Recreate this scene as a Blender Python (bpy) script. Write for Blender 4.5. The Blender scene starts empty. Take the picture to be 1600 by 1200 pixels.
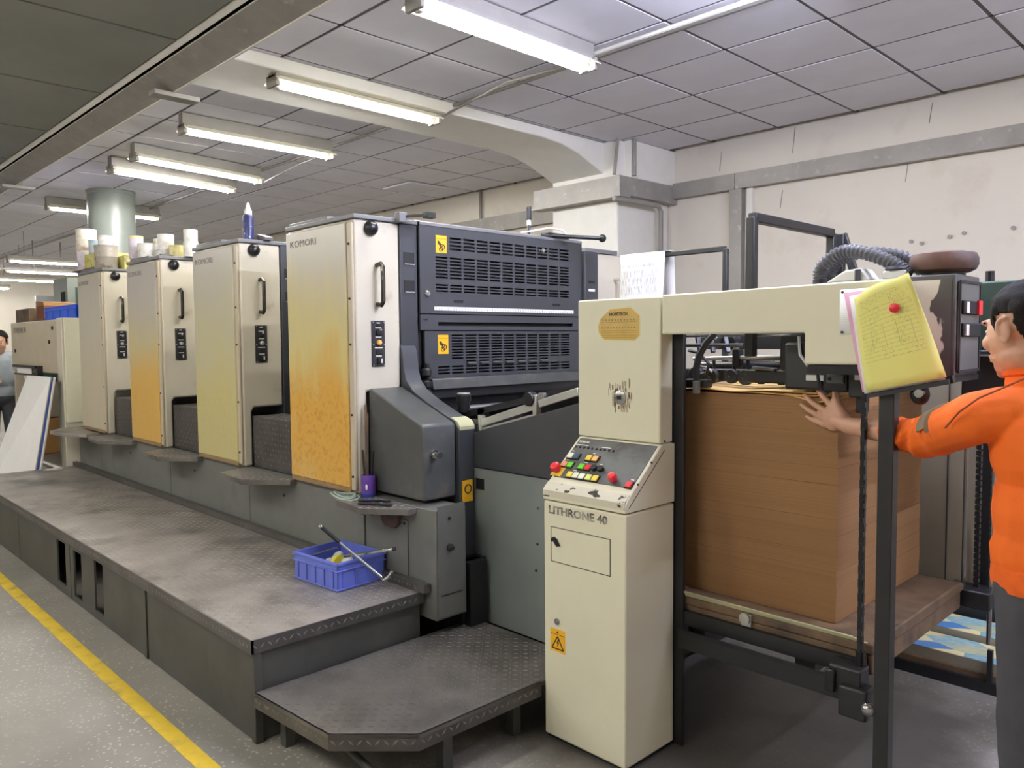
import bpy, bmesh, math, random
from mathutils import Vector, Matrix, noise as mnoise
random.seed(7)
C = bpy.context.scene
COL = C.collection

# ------------------------------------------------------------------ camera, world, exposure
cam_d = bpy.data.cameras.new('camera')
cam_d.sensor_width = 36.0
cam_d.lens = 1227.17 / 1600 * 36.0
cam_d.clip_start = 0.02
cam = bpy.data.objects.new('camera', cam_d)
COL.objects.link(cam)
def nv(a): return Vector(a).normalized()
F_ = 1227.16747
def camdir(px, py): return Vector((px - 800, 600 - py, -F_))
Yc = camdir(2059, 519).normalized(); Xc = -camdir(-400, 540).normalized()
Zc = Xc.cross(Yc).normalized()
rot = Matrix((Xc, Yc, Zc))                      # rows are the world axes seen from the camera
cam.matrix_world = Matrix.Translation((0, 0, 1.52)) @ rot.to_4x4()
C.camera = cam

world = bpy.data.worlds.new('room_air'); C.world = world
world.use_nodes = True
world.node_tree.nodes['Background'].inputs[0].default_value = (0.75, 0.8, 0.9, 1)
world.node_tree.nodes['Background'].inputs[1].default_value = 0.02
vs = C.view_settings
vs.view_transform = 'Standard'; vs.look = 'None'; vs.gamma = 1; vs.use_curve_mapping = False
vs.exposure = 0.55
TUBE = 150.0            # brightness of the fluorescent tubes
C.cycles.max_bounces = 8; C.cycles.diffuse_bounces = 5; C.cycles.glossy_bounces = 4
C.cycles.sample_clamp_indirect = 6

# ------------------------------------------------------------------ materials
def lin(r, g, b):
    f = lambda c: (c/255/12.92 if c/255 <= .04045 else ((c/255+.055)/1.055)**2.4)
    return (f(r), f(g), f(b), 1)
class N:
    def __init__(s, name):
        s.m = bpy.data.materials.new(name); s.m.use_nodes = True
        s.t = s.m.node_tree; s.b = s.t.nodes['Principled BSDF']
    def n(s, typ, **kw):
        x = s.t.nodes.new(typ)
        for k, v in kw.items():
            if k in x.inputs: x.inputs[k].default_value = v
            else: setattr(x, k, v)
        return x
    def l(s, a, b): s.t.links.new(a, b)
    def coord(s, scale=(1, 1, 1)):
        tc = s.n('ShaderNodeTexCoord'); mp = s.n('ShaderNodeMapping')
        mp.inputs['Scale'].default_value = scale
        s.l(tc.outputs['Object'], mp.inputs['Vector']); return mp.outputs[0]
    def noise(s, scale=5, detail=4, vec=None, rough=.6):
        x = s.n('ShaderNodeTexNoise'); x.inputs['Scale'].default_value = scale
        x.inputs['Detail'].default_value = detail; x.inputs['Roughness'].default_value = rough
        s.l(vec if vec else s.coord(), x.inputs['Vector']); return x.outputs['Fac']
    def ramp(s, fac, stops):
        r = s.n('ShaderNodeValToRGB'); e = r.color_ramp.elements
        while len(e) < len(stops): e.new(.5)
        for i, (p, c) in enumerate(stops): e[i].position = p; e[i].color = c
        s.l(fac, r.inputs[0]); return r.outputs[0]
    def mix(s, fac, a, b, blend='MIX'):
        x = s.n('ShaderNodeMix'); x.data_type = 'RGBA'; x.blend_type = blend
        for i, v in ((0, fac), (6, a), (7, b)):
            if isinstance(v, (int, float, tuple)): x.inputs[i].default_value = v
            else: s.l(v, x.inputs[i])
        return x.outputs[2]
    def math(s, op, a, b=0, c=0):
        x = s.n('ShaderNodeMath', operation=op)
        for i, v in ((0, a), (1, b), (2, c)):
            if isinstance(v, (int, float)): x.inputs[i].default_value = v
            else: s.l(v, x.inputs[i])
        return x.outputs[0]
    def bump(s, h, strength=.3, dist=.01):
        x = s.n('ShaderNodeBump'); x.inputs['Strength'].default_value = strength
        x.inputs['Distance'].default_value = dist
        s.l(h, x.inputs['Height']); s.l(x.outputs[0], s.b.inputs['Normal'])
    def fin(s, col=None, rough=.5, metal=0, spec=.5):
        if col is not None:
            if isinstance(col, tuple): s.b.inputs['Base Color'].default_value = col
            else: s.l(col, s.b.inputs['Base Color'])
        if isinstance(rough, (int, float)): s.b.inputs['Roughness'].default_value = rough
        else: s.l(rough, s.b.inputs['Roughness'])
        s.b.inputs['Metallic'].default_value = metal
        s.b.inputs['Specular IOR Level'].default_value = spec
        return s.m
def pm(name, c, rough=.5, metal=0, var=.12, scale=5, bump=0, bscale=120, spec=.5, dirt=None):
    k = N(name); c = lin(*c)
    a = tuple(x*(1-var) for x in c[:3]) + (1,); b = tuple(min(1, x*(1+var)) for x in c[:3]) + (1,)
    col = k.ramp(k.noise(scale), [(.3, a), (.7, b)])
    if dirt:
        d, lo, hi, sc = dirt
        col = k.mix(k.ramp(k.noise(sc, 8), [(lo, (0, 0, 0, 1)), (hi, (1, 1, 1, 1))]), col, lin(*d))
    if bump: k.bump(k.noise(bscale, 3), bump, .002)
    return k.fin(col, rough, metal, spec)
def emit(name, c, strength):
    k = N(name); k.b.inputs['Emission Color'].default_value = c
    k.b.inputs['Emission Strength'].default_value = strength
    return k.fin(c, .4)
MT = {}
MT['cream'] = pm('cream_enamel', (206, 198, 178), .35, var=.05, scale=3, dirt=((150, 135, 100), .62, .8, 5))
MT['cream2'] = pm('feeder_cream_enamel', (224, 219, 192), .38, var=.04, scale=3, dirt=((95, 88, 70), .72, .78, 9))
MT['creamold'] = pm('aged_cream_enamel', (186, 174, 150), .4, var=.08, scale=4)
MT['cap'] = pm('grey_cap_paint', (110, 110, 112), .45, var=.15)
MT['base'] = pm('base_grey_paint', (104, 105, 100), .42, var=.16, scale=3, dirt=((62, 60, 55), .55, .8, 3))
MT['infeed'] = pm('infeed_grey_paint', (124, 130, 128), .4, var=.08, scale=3, dirt=((60, 60, 55), .7, .78, 14))
MT['guard'] = pm('guard_dark_paint', (60, 62, 66), .38, var=.12, scale=4)
MT['block'] = pm('housing_dark_paint', (74, 76, 75), .36, var=.2, scale=5, dirt=((112, 100, 90), .58, .85, 8))
MT['black'] = pm('black_enamel', (30, 30, 32), .4, var=.2)
MT['dark'] = pm('oily_black_steel', (38, 38, 40), .3, .35, var=.3, scale=20)
MT['void'] = pm('machine_shadow_black', (14, 14, 15), .7)
MT['plate'] = pm('worn_tread_steel', (150, 144, 136), .4, .3, var=.3, scale=4, bump=.15, bscale=260, dirt=((48, 45, 42), .5, .8, 3))
MT['platedark'] = pm('dark_tread_steel', (84, 81, 78), .38, .35, var=.25, scale=6, dirt=((52, 50, 48), .5, .8, 4))
MT['plate2'] = pm('worn_dark_tread_steel', (116, 112, 106), .36, .35, var=.25, scale=4, dirt=((60, 57, 54), .45, .75, 3))
MT['lug2'] = pm('dull_tread_lugs', (132, 127, 120), .3, .45, var=.2, scale=3, dirt=((84, 80, 74), .45, .75, 3))
MT['hose'] = pm('grey_hose_rubber', (84, 84, 86), .5, var=.1)
MT['brownrail'] = pm('stained_rail', (138, 112, 76), .5, var=.2)
MT['palechip'] = pm('chipped_pale_corner', (178, 176, 138), .5, var=.15)
MT['lug'] = pm('polished_tread_lugs', (182, 176, 166), .3, .45, var=.2, scale=3, dirt=((70, 66, 60), .5, .8, 3))
MT['skirt'] = pm('skirt_dark_paint', (66, 66, 61), .5, var=.2, scale=3, dirt=((45, 44, 40), .5, .8, 4))
MT['steel'] = pm('bare_steel', (170, 170, 168), .25, .9, var=.15, scale=30)
MT['chrome'] = pm('chrome', (215, 215, 212), .08, 1, var=.05)
MT['handle'] = pm('blackened_handle', (74, 70, 64), .2, .8, var=.3, scale=25)
MT['alu'] = pm('aluminium', (188, 188, 182), .35, .7, var=.1)
MT['rubber'] = pm('black_rubber', (36, 36, 38), .55, var=.15)
MT['wall'] = pm('wall_paint', (216, 208, 194), .75, var=.035, scale=1.2, bump=.12, bscale=40, dirt=((196, 186, 170), .55, .8, 2))
MT['white'] = pm('white_paint', (222, 219, 210), .6, var=.04)
MT['tile'] = pm('mineral_fibre_tile', (222, 220, 228), .85, var=.05, scale=2, bump=.3, bscale=160)
MT['tbar'] = pm('ceiling_grid_grey', (84, 82, 84), .6, var=.1)
MT['dceil'] = pm('dark_ceiling_board', (138, 140, 134), .7, var=.12, scale=1.2)
MT['galv'] = pm('galvanised_trunking', (150, 146, 140), .5, .25, var=.12, scale=5, dirt=((185, 180, 172), .6, .75, 12))
MT['paint_yellow'] = pm('yellow_line_paint', (206, 174, 48), .65, var=.14, scale=8, dirt=((140, 126, 84), .52, .74, 9))
MT['tube'] = emit('lit_fluorescent_tube', (1, .982, .95, 1), TUBE)
MT['tube_cool'] = emit('lit_cool_tube', (.72, .76, 1, 1), TUBE*1.8)
MT['reflector'] = pm('enamel_reflector', (232, 228, 205), .4, var=.05)
MT['lampgrey'] = pm('lamp_housing_grey', (140, 136, 130), .5, var=.1)
MT['kraft'] = None
MT['red'] = pm('red_button', (215, 40, 48), .35); MT['green'] = pm('green_button', (105, 205, 30), .35)
MT['ybut'] = pm('yellow_button', (228, 200, 70), .35); MT['obut'] = pm('amber_button', (240, 178, 95), .35)
MT['wbut'] = pm('white_button', (228, 226, 205), .35); MT['bbut'] = pm('slate_button', (62, 84, 92), .35)
MT['lgbut'] = pm('pale_green_button', (214, 220, 130), .35); MT['sbut'] = pm('salmon_button', (236, 150, 120), .35)
MT['warn'] = pm('warning_yellow', (236, 178, 32), .45, var=.06)
MT['ink'] = pm('black_print', (34, 32, 34), .6)
MT['fadedink'] = pm('faded_grey_print', (136, 130, 128), .6, var=.25, scale=12)
MT['wornink'] = None
MT['paper'] = pm('white_paper', (232, 230, 226), .8, var=.03)
MT['pink'] = pm('pink_paper', (222, 170, 190), .8, var=.05)
MT['bluecrate'] = pm('blue_crate_plastic', (98, 112, 196), .42, var=.1, scale=8)
MT['bluecrate2'] = pm('bright_blue_crate_plastic', (38, 92, 215), .42, var=.1, scale=8)
MT['purple'] = pm('purple_tin_print', (98, 62, 150), .4, var=.15, scale=9)
MT['gold'] = pm('gold_sticker', (206, 172, 88), .4, var=.1, scale=20)
MT['goldline'] = pm('gold_sticker_line', (176, 138, 52), .4)
MT['goldedge'] = pm('sticker_edge', (226, 214, 160), .5)
MT['brownbox'] = pm('brown_box', (110, 60, 38), .6)
MT['kraftbox'] = pm('kraft_box', (150, 110, 60), .7)
MT['ybox'] = pm('yellow_carton', (204, 196, 112), .65, var=.15, scale=10, dirt=((150, 140, 96), .5, .66, 22))
MT['navy'] = pm('navy_edge', (32, 58, 124), .5)
MT['column'] = pm('grey_column_paint', (132, 138, 130), .35, var=.1, scale=3)
MT['column2'] = pm('pale_column_paint', (198, 200, 188), .5, var=.05)
MT['wood'] = pm('dirty_pallet_board', (112, 90, 66), .65, var=.3, scale=9, dirt=((58, 48, 40), .5, .75, 6))
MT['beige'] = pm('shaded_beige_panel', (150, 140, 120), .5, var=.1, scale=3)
MT['rust'] = pm('rust_cover', (100, 72, 60), .65, var=.25, scale=9, dirt=((52, 50, 50), .38, .56, 4))
MT['boxgrey'] = pm('dark_box_paint', (78, 76, 76), .4, var=.15, dirt=((150, 145, 138), .66, .72, 9))
MT['panelgrey'] = pm('switch_plate', (108, 108, 106), .35, .3, var=.12)
MT['greenpaint'] = pm('machine_green', (52, 74, 62), .5)
MT['skin'] = pm('skin', (196, 150, 122), .5, var=.06, scale=10)
MT['orange'] = pm('orange_knit', (238, 108, 22), .8, var=.05, scale=8, bump=.25, bscale=400)
MT['orangetrim'] = pm('orange_rib', (226, 98, 20), .85, var=.08, scale=40)
MT['band'] = pm('olive_band', (126, 112, 88), .8, var=.1)
MT['trousers'] = pm('charcoal_cloth', (62, 62, 66), .85, var=.12, scale=12, bump=.2, bscale=300)
MT['hair'] = pm('black_hair', (25, 21, 19), .7, var=.3, scale=60, bump=.8, bscale=260, spec=.15)
MT['shirtgrey'] = pm('blue_grey_shirt', (168, 176, 180), .8, var=.08)
MT['eye'] = pm('eye_white', (220, 215, 208), .2)
MT['seam'] = pm('dark_orange_seam', (140, 62, 16), .8)
MT['cloth'] = pm('pale_rag', (196, 202, 196), .85, var=.12, scale=30)
MT['ytape'] = pm('yellow_tape', (224, 200, 40), .45)
MT['greenwire'] = pm('grey_green_wire', (150, 164, 150), .45)
MT['tin'] = [pm('ink_tin_'+n, c, .45, .1, var=.12, scale=14, dirt=(d, .55, .7, 18)) for n, c, d in (
    ('cream', (214, 206, 190), (160, 120, 120)), ('blue', (168, 186, 200), (225, 225, 225)), ('white', (222, 220, 212), (190, 180, 160)),
    ('grey', (150, 142, 130), (95, 85, 75)), ('lilac', (206, 196, 204), (150, 140, 160)), ('yellowish', (226, 216, 150), (240, 236, 220)))]
MT['spray'] = pm('navy_spray_tin', (48, 52, 96), .35, .2, var=.2, scale=30, dirt=((200, 200, 210), .62, .68, 40))
MT['farglass'] = emit('daylit_window', (.92, .95, 1, 1), 1.2)

def stained(name, top, mid, bot, seed, lo=.3, hi=.85, gloss=.22, rust=.35):
    k = N(name); tc = k.n('ShaderNodeTexCoord'); sp = k.n('ShaderNodeSeparateXYZ')
    k.l(tc.outputs['Object'], sp.inputs[0])
    h = k.n('ShaderNodeMapRange'); h.inputs[1].default_value = .77; h.inputs[2].default_value = 2.1
    k.l(sp.outputs[2], h.inputs[0])
    mp = k.n('ShaderNodeMapping'); mp.inputs['Scale'].default_value = (14, 14, 1.3); mp.inputs['Location'].default_value = (seed, 0, seed)
    k.l(tc.outputs['Object'], mp.inputs[0])
    streak = k.noise(1.4, 5, mp.outputs[0])
    mp2 = k.n('ShaderNodeMapping'); mp2.inputs['Location'].default_value = (seed*3, 0, seed)
    k.l(tc.outputs['Object'], mp2.inputs[0])
    big = k.noise(2.2, 3, mp2.outputs[0])
    f = k.math('ADD', h.outputs[0], k.math('MULTIPLY_ADD', streak, .3, -.15))
    f = k.math('ADD', f, k.math('MULTIPLY_ADD', big, -.5, .25))
    col = k.ramp(f, [(.02, lin(*bot)), (lo, lin(*mid)), (hi, lin(*top))])
    fine = k.noise(38, 6, mp2.outputs[0])
    low = k.ramp(h.outputs[0], [(.0, (rust, rust, rust, 1)), (.17, (0, 0, 0, 1))])
    spots = k.math('MULTIPLY', k.ramp(fine, [(.5, (0, 0, 0, 1)), (.62, (1, 1, 1, 1))]), low)
    col = k.mix(spots, col, lin(178, 120, 48))
    return k.fin(col, k.math('MULTIPLY_ADD', streak, .2, gloss))
MT['front'] = [stained('stained_panel_rust', (188, 182, 166), (206, 192, 132), (212, 164, 74), 3.1, .26, .6, .22, .45),
               stained('stained_panel_olive', (186, 180, 170), (190, 184, 150), (194, 184, 128), 8.7, .28, .68, .22, .1),
               stained('stained_panel_orange', (184, 178, 170), (194, 182, 140), (210, 168, 86), 5.3, .28, .55, .22, .12),
               stained('stained_panel_pale', (186, 178, 168), (190, 182, 164), (194, 184, 158), 1.9, .3, .8, .22, .05)]
# kraft cardboard with thin layer lines
k = N('kraft_board_stack'); v = k.coord((.12, .12, 170)); v2 = k.coord((.25, .25, 16))
col = k.ramp(k.noise(1, 3, v), [(.3, lin(136, 100, 62)), (.7, lin(152, 113, 72))])
col = k.mix(k.ramp(k.noise(1, 2, v2), [(.5, (0, 0, 0, 1)), (.75, (.5, .5, .5, 1))]), col, lin(116, 84, 52))
k.bump(k.noise(1, 2, v), .2, .003); MT['kraft'] = k.fin(col, .8)
MT['krafttop'] = pm('kraft_board_sheet', (214, 176, 112), .75, var=.08, scale=3)
# floor: worn terrazzo-like concrete
k = N('worn_concrete')
v = k.coord()
col = k.ramp(k.noise(.9, 5, v), [(.3, lin(118, 114, 106)), (.7, lin(148, 142, 133))])
vo = k.n('ShaderNodeTexVoronoi'); vo.inputs['Scale'].default_value = 46; k.l(v, vo.inputs['Vector'])
chips = k.ramp(vo.outputs['Distance'], [(.16, (1, 1, 1, 1)), (.30, (0, 0, 0, 1))])
gate = k.math('MULTIPLY', chips, k.ramp(k.noise(1.6, 3, v), [(.38, (.12, .12, .12, 1)), (.62, (.7, .7, .7, 1))]))
col = k.mix(gate, col, lin(196, 188, 172))
col = k.mix(k.ramp(k.noise(.7, 6, v), [(.5, (0, 0, 0, 1)), (.75, (.5, .5, .5, 1))]), col, lin(92, 88, 80))
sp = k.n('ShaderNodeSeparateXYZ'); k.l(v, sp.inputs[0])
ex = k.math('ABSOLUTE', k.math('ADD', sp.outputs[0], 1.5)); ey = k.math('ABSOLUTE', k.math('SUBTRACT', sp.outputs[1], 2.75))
oil_shade = k.math('MAXIMUM', k.math('SUBTRACT', ex, .55), k.math('SUBTRACT', ey, .6)); oil_shade = k.math('ADD', oil_shade, k.math('MULTIPLY_ADD', k.noise(2.2, 5, v), -.6, .3))
col = k.mix(k.ramp(oil_shade, [(.0, (.85, .85, .85, 1)), (.28, (0, 0, 0, 1))]), col, lin(58, 54, 50))  # oily floor, with the shade under the feeder painted into its colour
k.bump(k.noise(90, 3, v), .12, .002)
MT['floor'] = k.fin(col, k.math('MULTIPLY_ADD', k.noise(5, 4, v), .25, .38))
# worn print (partly missing)
k = N('worn_black_print'); v = k.coord()
MT['wornink'] = k.fin(k.ramp(k.noise(20, 4, v), [(.42, lin(70, 66, 66)), (.6, lin(176, 170, 156))]), .6)
# job ticket with ruled handwriting
def ticket(name, base, ink, sx=1.0):
    k = N(name); tc = k.n('ShaderNodeTexCoord'); sp = k.n('ShaderNodeSeparateXYZ'); k.l(tc.outputs['UV'], sp.inputs[0])
    u, w = sp.outputs[0], sp.outputs[1]
    rows = k.math('LESS_THAN', k.math('FRACT', k.math('MULTIPLY', w, 24)), .07)
    rows = k.math('MULTIPLY', rows, k.math('LESS_THAN', k.math('ABSOLUTE', k.math('SUBTRACT', w, .56)), .27))
    edge = k.math('LESS_THAN', k.math('ABSOLUTE', k.math('SUBTRACT', u, .48)), .42)
    cols = k.math('MULTIPLY', k.math('LESS_THAN', k.math('FRACT', k.math('MULTIPLY', u, 5)), .03), k.math('LESS_THAN', k.math('ABSOLUTE', k.math('SUBTRACT', w, .5)), .12))
    mp = k.n('ShaderNodeMapping'); mp.inputs['Scale'].default_value = (60, 24, 1); k.l(tc.outputs['UV'], mp.inputs[0])
    sc = k.n('ShaderNodeTexNoise'); sc.inputs['Scale'].default_value = 1.6; sc.inputs['Detail'].default_value = 3; k.l(mp.outputs[0], sc.inputs['Vector'])
    hand = k.math('MULTIPLY', k.math('GREATER_THAN', sc.outputs['Fac'], .6), k.math('GREATER_THAN', k.noise(5, 2, tc.outputs['UV']), .5))
    hand = k.math('MULTIPLY', hand, k.math('LESS_THAN', k.math('ABSOLUTE', k.math('SUBTRACT', w, .6)), .32))
    f = k.math('MULTIPLY', k.math('MULTIPLY', edge, k.math('MINIMUM', k.math('ADD', k.math('ADD', rows, cols), hand), 1)), .5)
    col = k.mix(f, lin(*base), lin(*ink))
    return k.fin(col, .75)
MT['ticket'] = ticket('yellow_job_ticket', (226, 220, 128), (88, 88, 70))
MT['notice'] = ticket('printed_notice', (234, 234, 230), (150, 150, 150))
# hung label sheets: columns of small print
k = N('printed_label_sheet'); tc = k.n('ShaderNodeTexCoord'); mp = k.n('ShaderNodeMapping'); mp.inputs['Scale'].default_value = (70, 9, 1)
k.l(tc.outputs['UV'], mp.inputs[0]); sp = k.n('ShaderNodeSeparateXYZ'); k.l(tc.outputs['UV'], sp.inputs[0])
x = k.n('ShaderNodeTexNoise'); x.inputs['Scale'].default_value = 1; x.inputs['Detail'].default_value = 5; k.l(mp.outputs[0], x.inputs['Vector'])
f = k.math('MULTIPLY', k.math('GREATER_THAN', x.outputs['Fac'], .53), .45)
f = k.math('MULTIPLY', f, k.math('GREATER_THAN', k.math('FRACT', k.math('MULTIPLY', sp.outputs[1], 2.6)), .12))
f = k.math('MULTIPLY', f, k.math('LESS_THAN', sp.outputs[0], .86))
MT['labels'] = k.fin(k.mix(f, lin(234, 233, 232), lin(120, 116, 128)), .7)
# colour print sheets
k = N('colour_print'); v = k.coord((4, 7, 1)); pv = k.n('ShaderNodeTexVoronoi'); pv.inputs['Scale'].default_value = 1.4; k.l(v, pv.inputs['Vector']); pc = k.n('ShaderNodeSeparateColor'); k.l(pv.outputs['Color'], pc.inputs[0])
MT['print'] = k.fin(k.ramp(k.math('MULTIPLY_ADD', k.noise(6, 3, v), .14, pc.outputs[0]), [(.22, lin(70, 126, 184)), (.34, lin(128, 172, 184)), (.42, lin(222, 212, 166)), (.74, lin(222, 206, 136)), (.88, lin(104, 152, 160))]), .4)
# peeled paint
k = N('peeling_paint'); v = k.coord((14, 1, 7)); tc = k.n('ShaderNodeTexCoord'); sp = k.n('ShaderNodeSeparateXYZ'); k.l(tc.outputs['Object'], sp.inputs[0])
f = k.math('SUBTRACT', k.noise(1, 3, v, .45), k.math('MULTIPLY', k.math('SUBTRACT', sp.outputs[0], .005), 6))
MT['peel'] = k.fin(k.ramp(f, [(.42, lin(72, 68, 66)), (.435, lin(214, 210, 198))]), .5)
k = N('scuffed_console'); v = k.coord()
MT['console'] = k.fin(k.ramp(k.noise(9, 5, v), [(.45, lin(84, 86, 84)), (.62, lin(62, 60, 58)), (.72, lin(120, 118, 114))]), .4)
k = N('chipped_cream_edge'); v = k.coord((9, 9, 16))
MT['chip'] = k.fin(k.ramp(k.noise(1.6, 6, v), [(.56, lin(208, 202, 180)), (.585, lin(48, 44, 36))]), .4)

# ------------------------------------------------------------------ mesh builder
class M:
    def __init__(s): s.v = []; s.f = []; s.uv = None
    def add(s, v, f):
        b = len(s.v); s.v += [tuple(p) for p in v]; s.f += [tuple(i+b for i in q) for q in f]; return s
    def hexa(s, p): return s.add(p, [(0,3,2,1),(4,5,6,7),(0,1,5,4),(1,2,6,5),(2,3,7,6),(3,0,4,7)])
    def box(s, x0, x1, y0, y1, z0, z1):
        return s.hexa([(x0,y0,z0),(x1,y0,z0),(x1,y1,z0),(x0,y1,z0),(x0,y0,z1),(x1,y0,z1),(x1,y1,z1),(x0,y1,z1)])
    def obox(s, c, u, v, w):
        c, u, v, w = map(Vector, (c, u, v, w))
        return s.hexa([c-u-v-w, c+u-v-w, c+u+v-w, c-u+v-w, c-u-v+w, c+u-v+w, c+u+v+w, c-u+v+w])
    def bar(s, p, q, w, h=None, up=(0,0,1)):
        p, q = Vector(p), Vector(q); d = (q-p); a = d.cross(Vector(up))
        if a.length < 1e-5: a = d.cross(Vector((1,0,0)))
        a.normalize(); b = a.cross(d).normalized(); h = h or w
        return s.obox((p+q)/2, d/2, a*w/2, b*h/2)
    def prism(s, poly, ax, a, b):
        n = len(poly)
        def P(u, v, t): return {'x': (t,u,v), 'y': (u,t,v), 'z': (u,v,t)}[ax]
        return s.add([P(u,v,a) for u,v in poly]+[P(u,v,b) for u,v in poly],
              [tuple(range(n))[::-1], tuple(range(n,2*n))]+[(i,(i+1)%n,n+(i+1)%n,n+i) for i in range(n)])
    def tube(s, path, r, n=8, caps=True):
        path = [Vector(p) for p in path]; m = len(path)
        rs = r if isinstance(r, (list, tuple)) else [r]*m
        t0 = (path[1]-path[0]).normalized(); a = t0.orthogonal().normalized(); vs_ = []
        for i, p in enumerate(path):
            t = (path[min(i+1,m-1)]-path[max(i-1,0)]).normalized()
            a = (a - t*a.dot(t)).normalized(); b = t.cross(a)
            vs_ += [p+(a*math.cos(6.28318*j/n)+b*math.sin(6.28318*j/n))*rs[i] for j in range(n)]
        fs = [(i*n+j, i*n+(j+1)%n, (i+1)*n+(j+1)%n, (i+1)*n+j) for i in range(m-1) for j in range(n)]
        if caps: fs += [tuple(range(n))[::-1], tuple(range((m-1)*n, m*n))]
        return s.add(vs_, fs)
    def cyl(s, p, q, r, n=16, r2=None): return s.tube([p, q], [r, r if r2 is None else r2], n)
    def lathe(s, prof, c, ax='z', n=20):
        c = Vector(c); vs_ = []
        for r, h in prof:
            for j in range(n):
                a = 6.28318*j/n; u, v = r*math.cos(a), r*math.sin(a)
                vs_.append(c + Vector({'z': (u,v,h), 'x': (h,u,v), 'y': (u,h,v)}[ax]))
        m = len(prof)
        fs = [(i*n+j, i*n+(j+1)%n, (i+1)*n+(j+1)%n, (i+1)*n+j) for i in range(m-1) for j in range(n)]
        return s.add(vs_, fs+[tuple(range(n))[::-1], tuple(range((m-1)*n, m*n))])
    def ell(s, c, r, nu=16, nw=10, R=None):
        c = Vector(c); vs_ = [c+( (R@Vector((0,0,-r[2]))) if R else Vector((0,0,-r[2])))]
        for i in range(1, nw):
            ph = -math.pi/2+math.pi*i/nw
            for j in range(nu):
                a = 2*math.pi*j/nu; p = Vector((r[0]*math.cos(ph)*math.cos(a), r[1]*math.cos(ph)*math.sin(a), r[2]*math.sin(ph)))
                vs_.append(c+(R@p if R else p))
        t = Vector((0,0,r[2])); vs_.append(c+(R@t if R else t)); L = len(vs_)-1
        fs = [(0, 1+(j+1)%nu, 1+j) for j in range(nu)]
        for i in range(nw-2):
            fs += [(1+i*nu+j, 1+i*nu+(j+1)%nu, 1+(i+1)*nu+(j+1)%nu, 1+(i+1)*nu+j) for j in range(nu)]
        fs += [(L, 1+(nw-2)*nu+j, 1+(nw-2)*nu+(j+1)%nu) for j in range(nu)]
        return s.add(vs_, fs)
    def cap(s, p, q, r, r2, n=14):
        """sphere-swept cone"""
        p, q = Vector(p), Vector(q); d = (q-p).normalized(); path = []; rs = []
        for i in range(6):
            a = math.pi/2*(i/5); path.append(p-d*r*math.cos(a)*.999); rs.append(max(r*math.sin(a), r*.02))
        for i in range(6):
            a = math.pi/2*(1-i/5); path.append(q+d*r2*math.cos(a)*.999); rs.append(max(r2*math.sin(a), r2*.02))
        return s.tube(path, rs, n)
    def panel(s, ax, t0, t1, u0, u1, v0, v1, holes):
        """slab with rectangular holes; ax is its normal"""
        us = sorted({u0, u1}|{h[0] for h in holes}|{h[1] for h in holes}); vv = sorted({v0, v1}|{h[2] for h in holes}|{h[3] for h in holes})
        def solid(i, j):
            if not (0 <= i < len(us)-1 and 0 <= j < len(vv)-1): return False
            a, b = (us[i]+us[i+1])/2, (vv[j]+vv[j+1])/2
            return not any(h[0] < a < h[1] and h[2] < b < h[3] for h in holes)
        def P(u, v, t): return {'x': (t,u,v), 'y': (u,t,v), 'z': (u,v,t)}[ax]
        idx = {}
        def V(i, j, k):
            if (i,j,k) not in idx: idx[(i,j,k)] = len(s.v); s.v.append(P(us[i], vv[j], (t0,t1)[k]))
            return idx[(i,j,k)]
        for i in range(len(us)-1):
            for j in range(len(vv)-1):
                if not solid(i, j): continue
                for k_ in (0, 1): s.f.append((V(i,j,k_), V(i+1,j,k_), V(i+1,j+1,k_), V(i,j+1,k_)))
                for (di, dj, a, b) in ((-1,0,(0,0),(0,1)), (1,0,(1,0),(1,1)), (0,-1,(0,0),(1,0)), (0,1,(0,1),(1,1))):
                    if not solid(i+di, j+dj):
                        s.f.append((V(i+a[0],j+a[1],0), V(i+b[0],j+b[1],0), V(i+b[0],j+b[1],1), V(i+a[0],j+a[1],1)))
        return s
    def mesh(s, name, m, origin=(0,0,0), smooth=True, sharp=.6):
        me = bpy.data.meshes.new(name); o = Vector(origin)
        me.from_pydata([tuple(Vector(p)-o) for p in s.v], [], s.f)
        b = bmesh.new(); b.from_mesh(me); bmesh.ops.recalc_face_normals(b, faces=b.faces); b.to_mesh(me); b.free()
        if m: me.materials.append(m)
        if smooth:
            me.polygons.foreach_set('use_smooth', [True]*len(me.polygons)); me.set_sharp_from_angle(angle=sharp)
        return me
    def go(s, name, m, parent=None, bevel=0, smooth=True, kind=None, label=None, sharp=.6, origin=None):
        if isinstance(m, str): m = MT[m]
        o_ = world_loc(parent) if parent is not None else Vector(origin or (0,0,0))
        o = bpy.data.objects.new(name, s.mesh(name, m, o_, smooth, sharp)); COL.objects.link(o)
        if parent is not None: o.parent = parent
        else: o.location = o_
        if bevel:
            b = o.modifiers.new('bevel', 'BEVEL'); b.width = bevel; b.segments = 2; b.limit_method = 'ANGLE'; b.angle_limit = .6
        if kind: o['kind'] = kind
        if label: o['label'] = label
        return o
def world_loc(o):
    v = Vector((0,0,0))
    while o is not None: v += o.location; o = o.parent
    return v
def thing(name, label, cat, loc=(0,0,0), group=None):
    o = bpy.data.objects.new(name, None); COL.objects.link(o); o.location = loc; o.empty_display_size = .1
    o['label'] = label; o['category'] = cat
    if group: o['group'] = group
    return o
def tag(o, label, cat, group=None):
    o['label'] = label; o['category'] = cat
    if group: o['group'] = group
    return o
def struct(name, b, m, **kw): return b.go(name, m, kind='structure', **kw)
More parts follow.
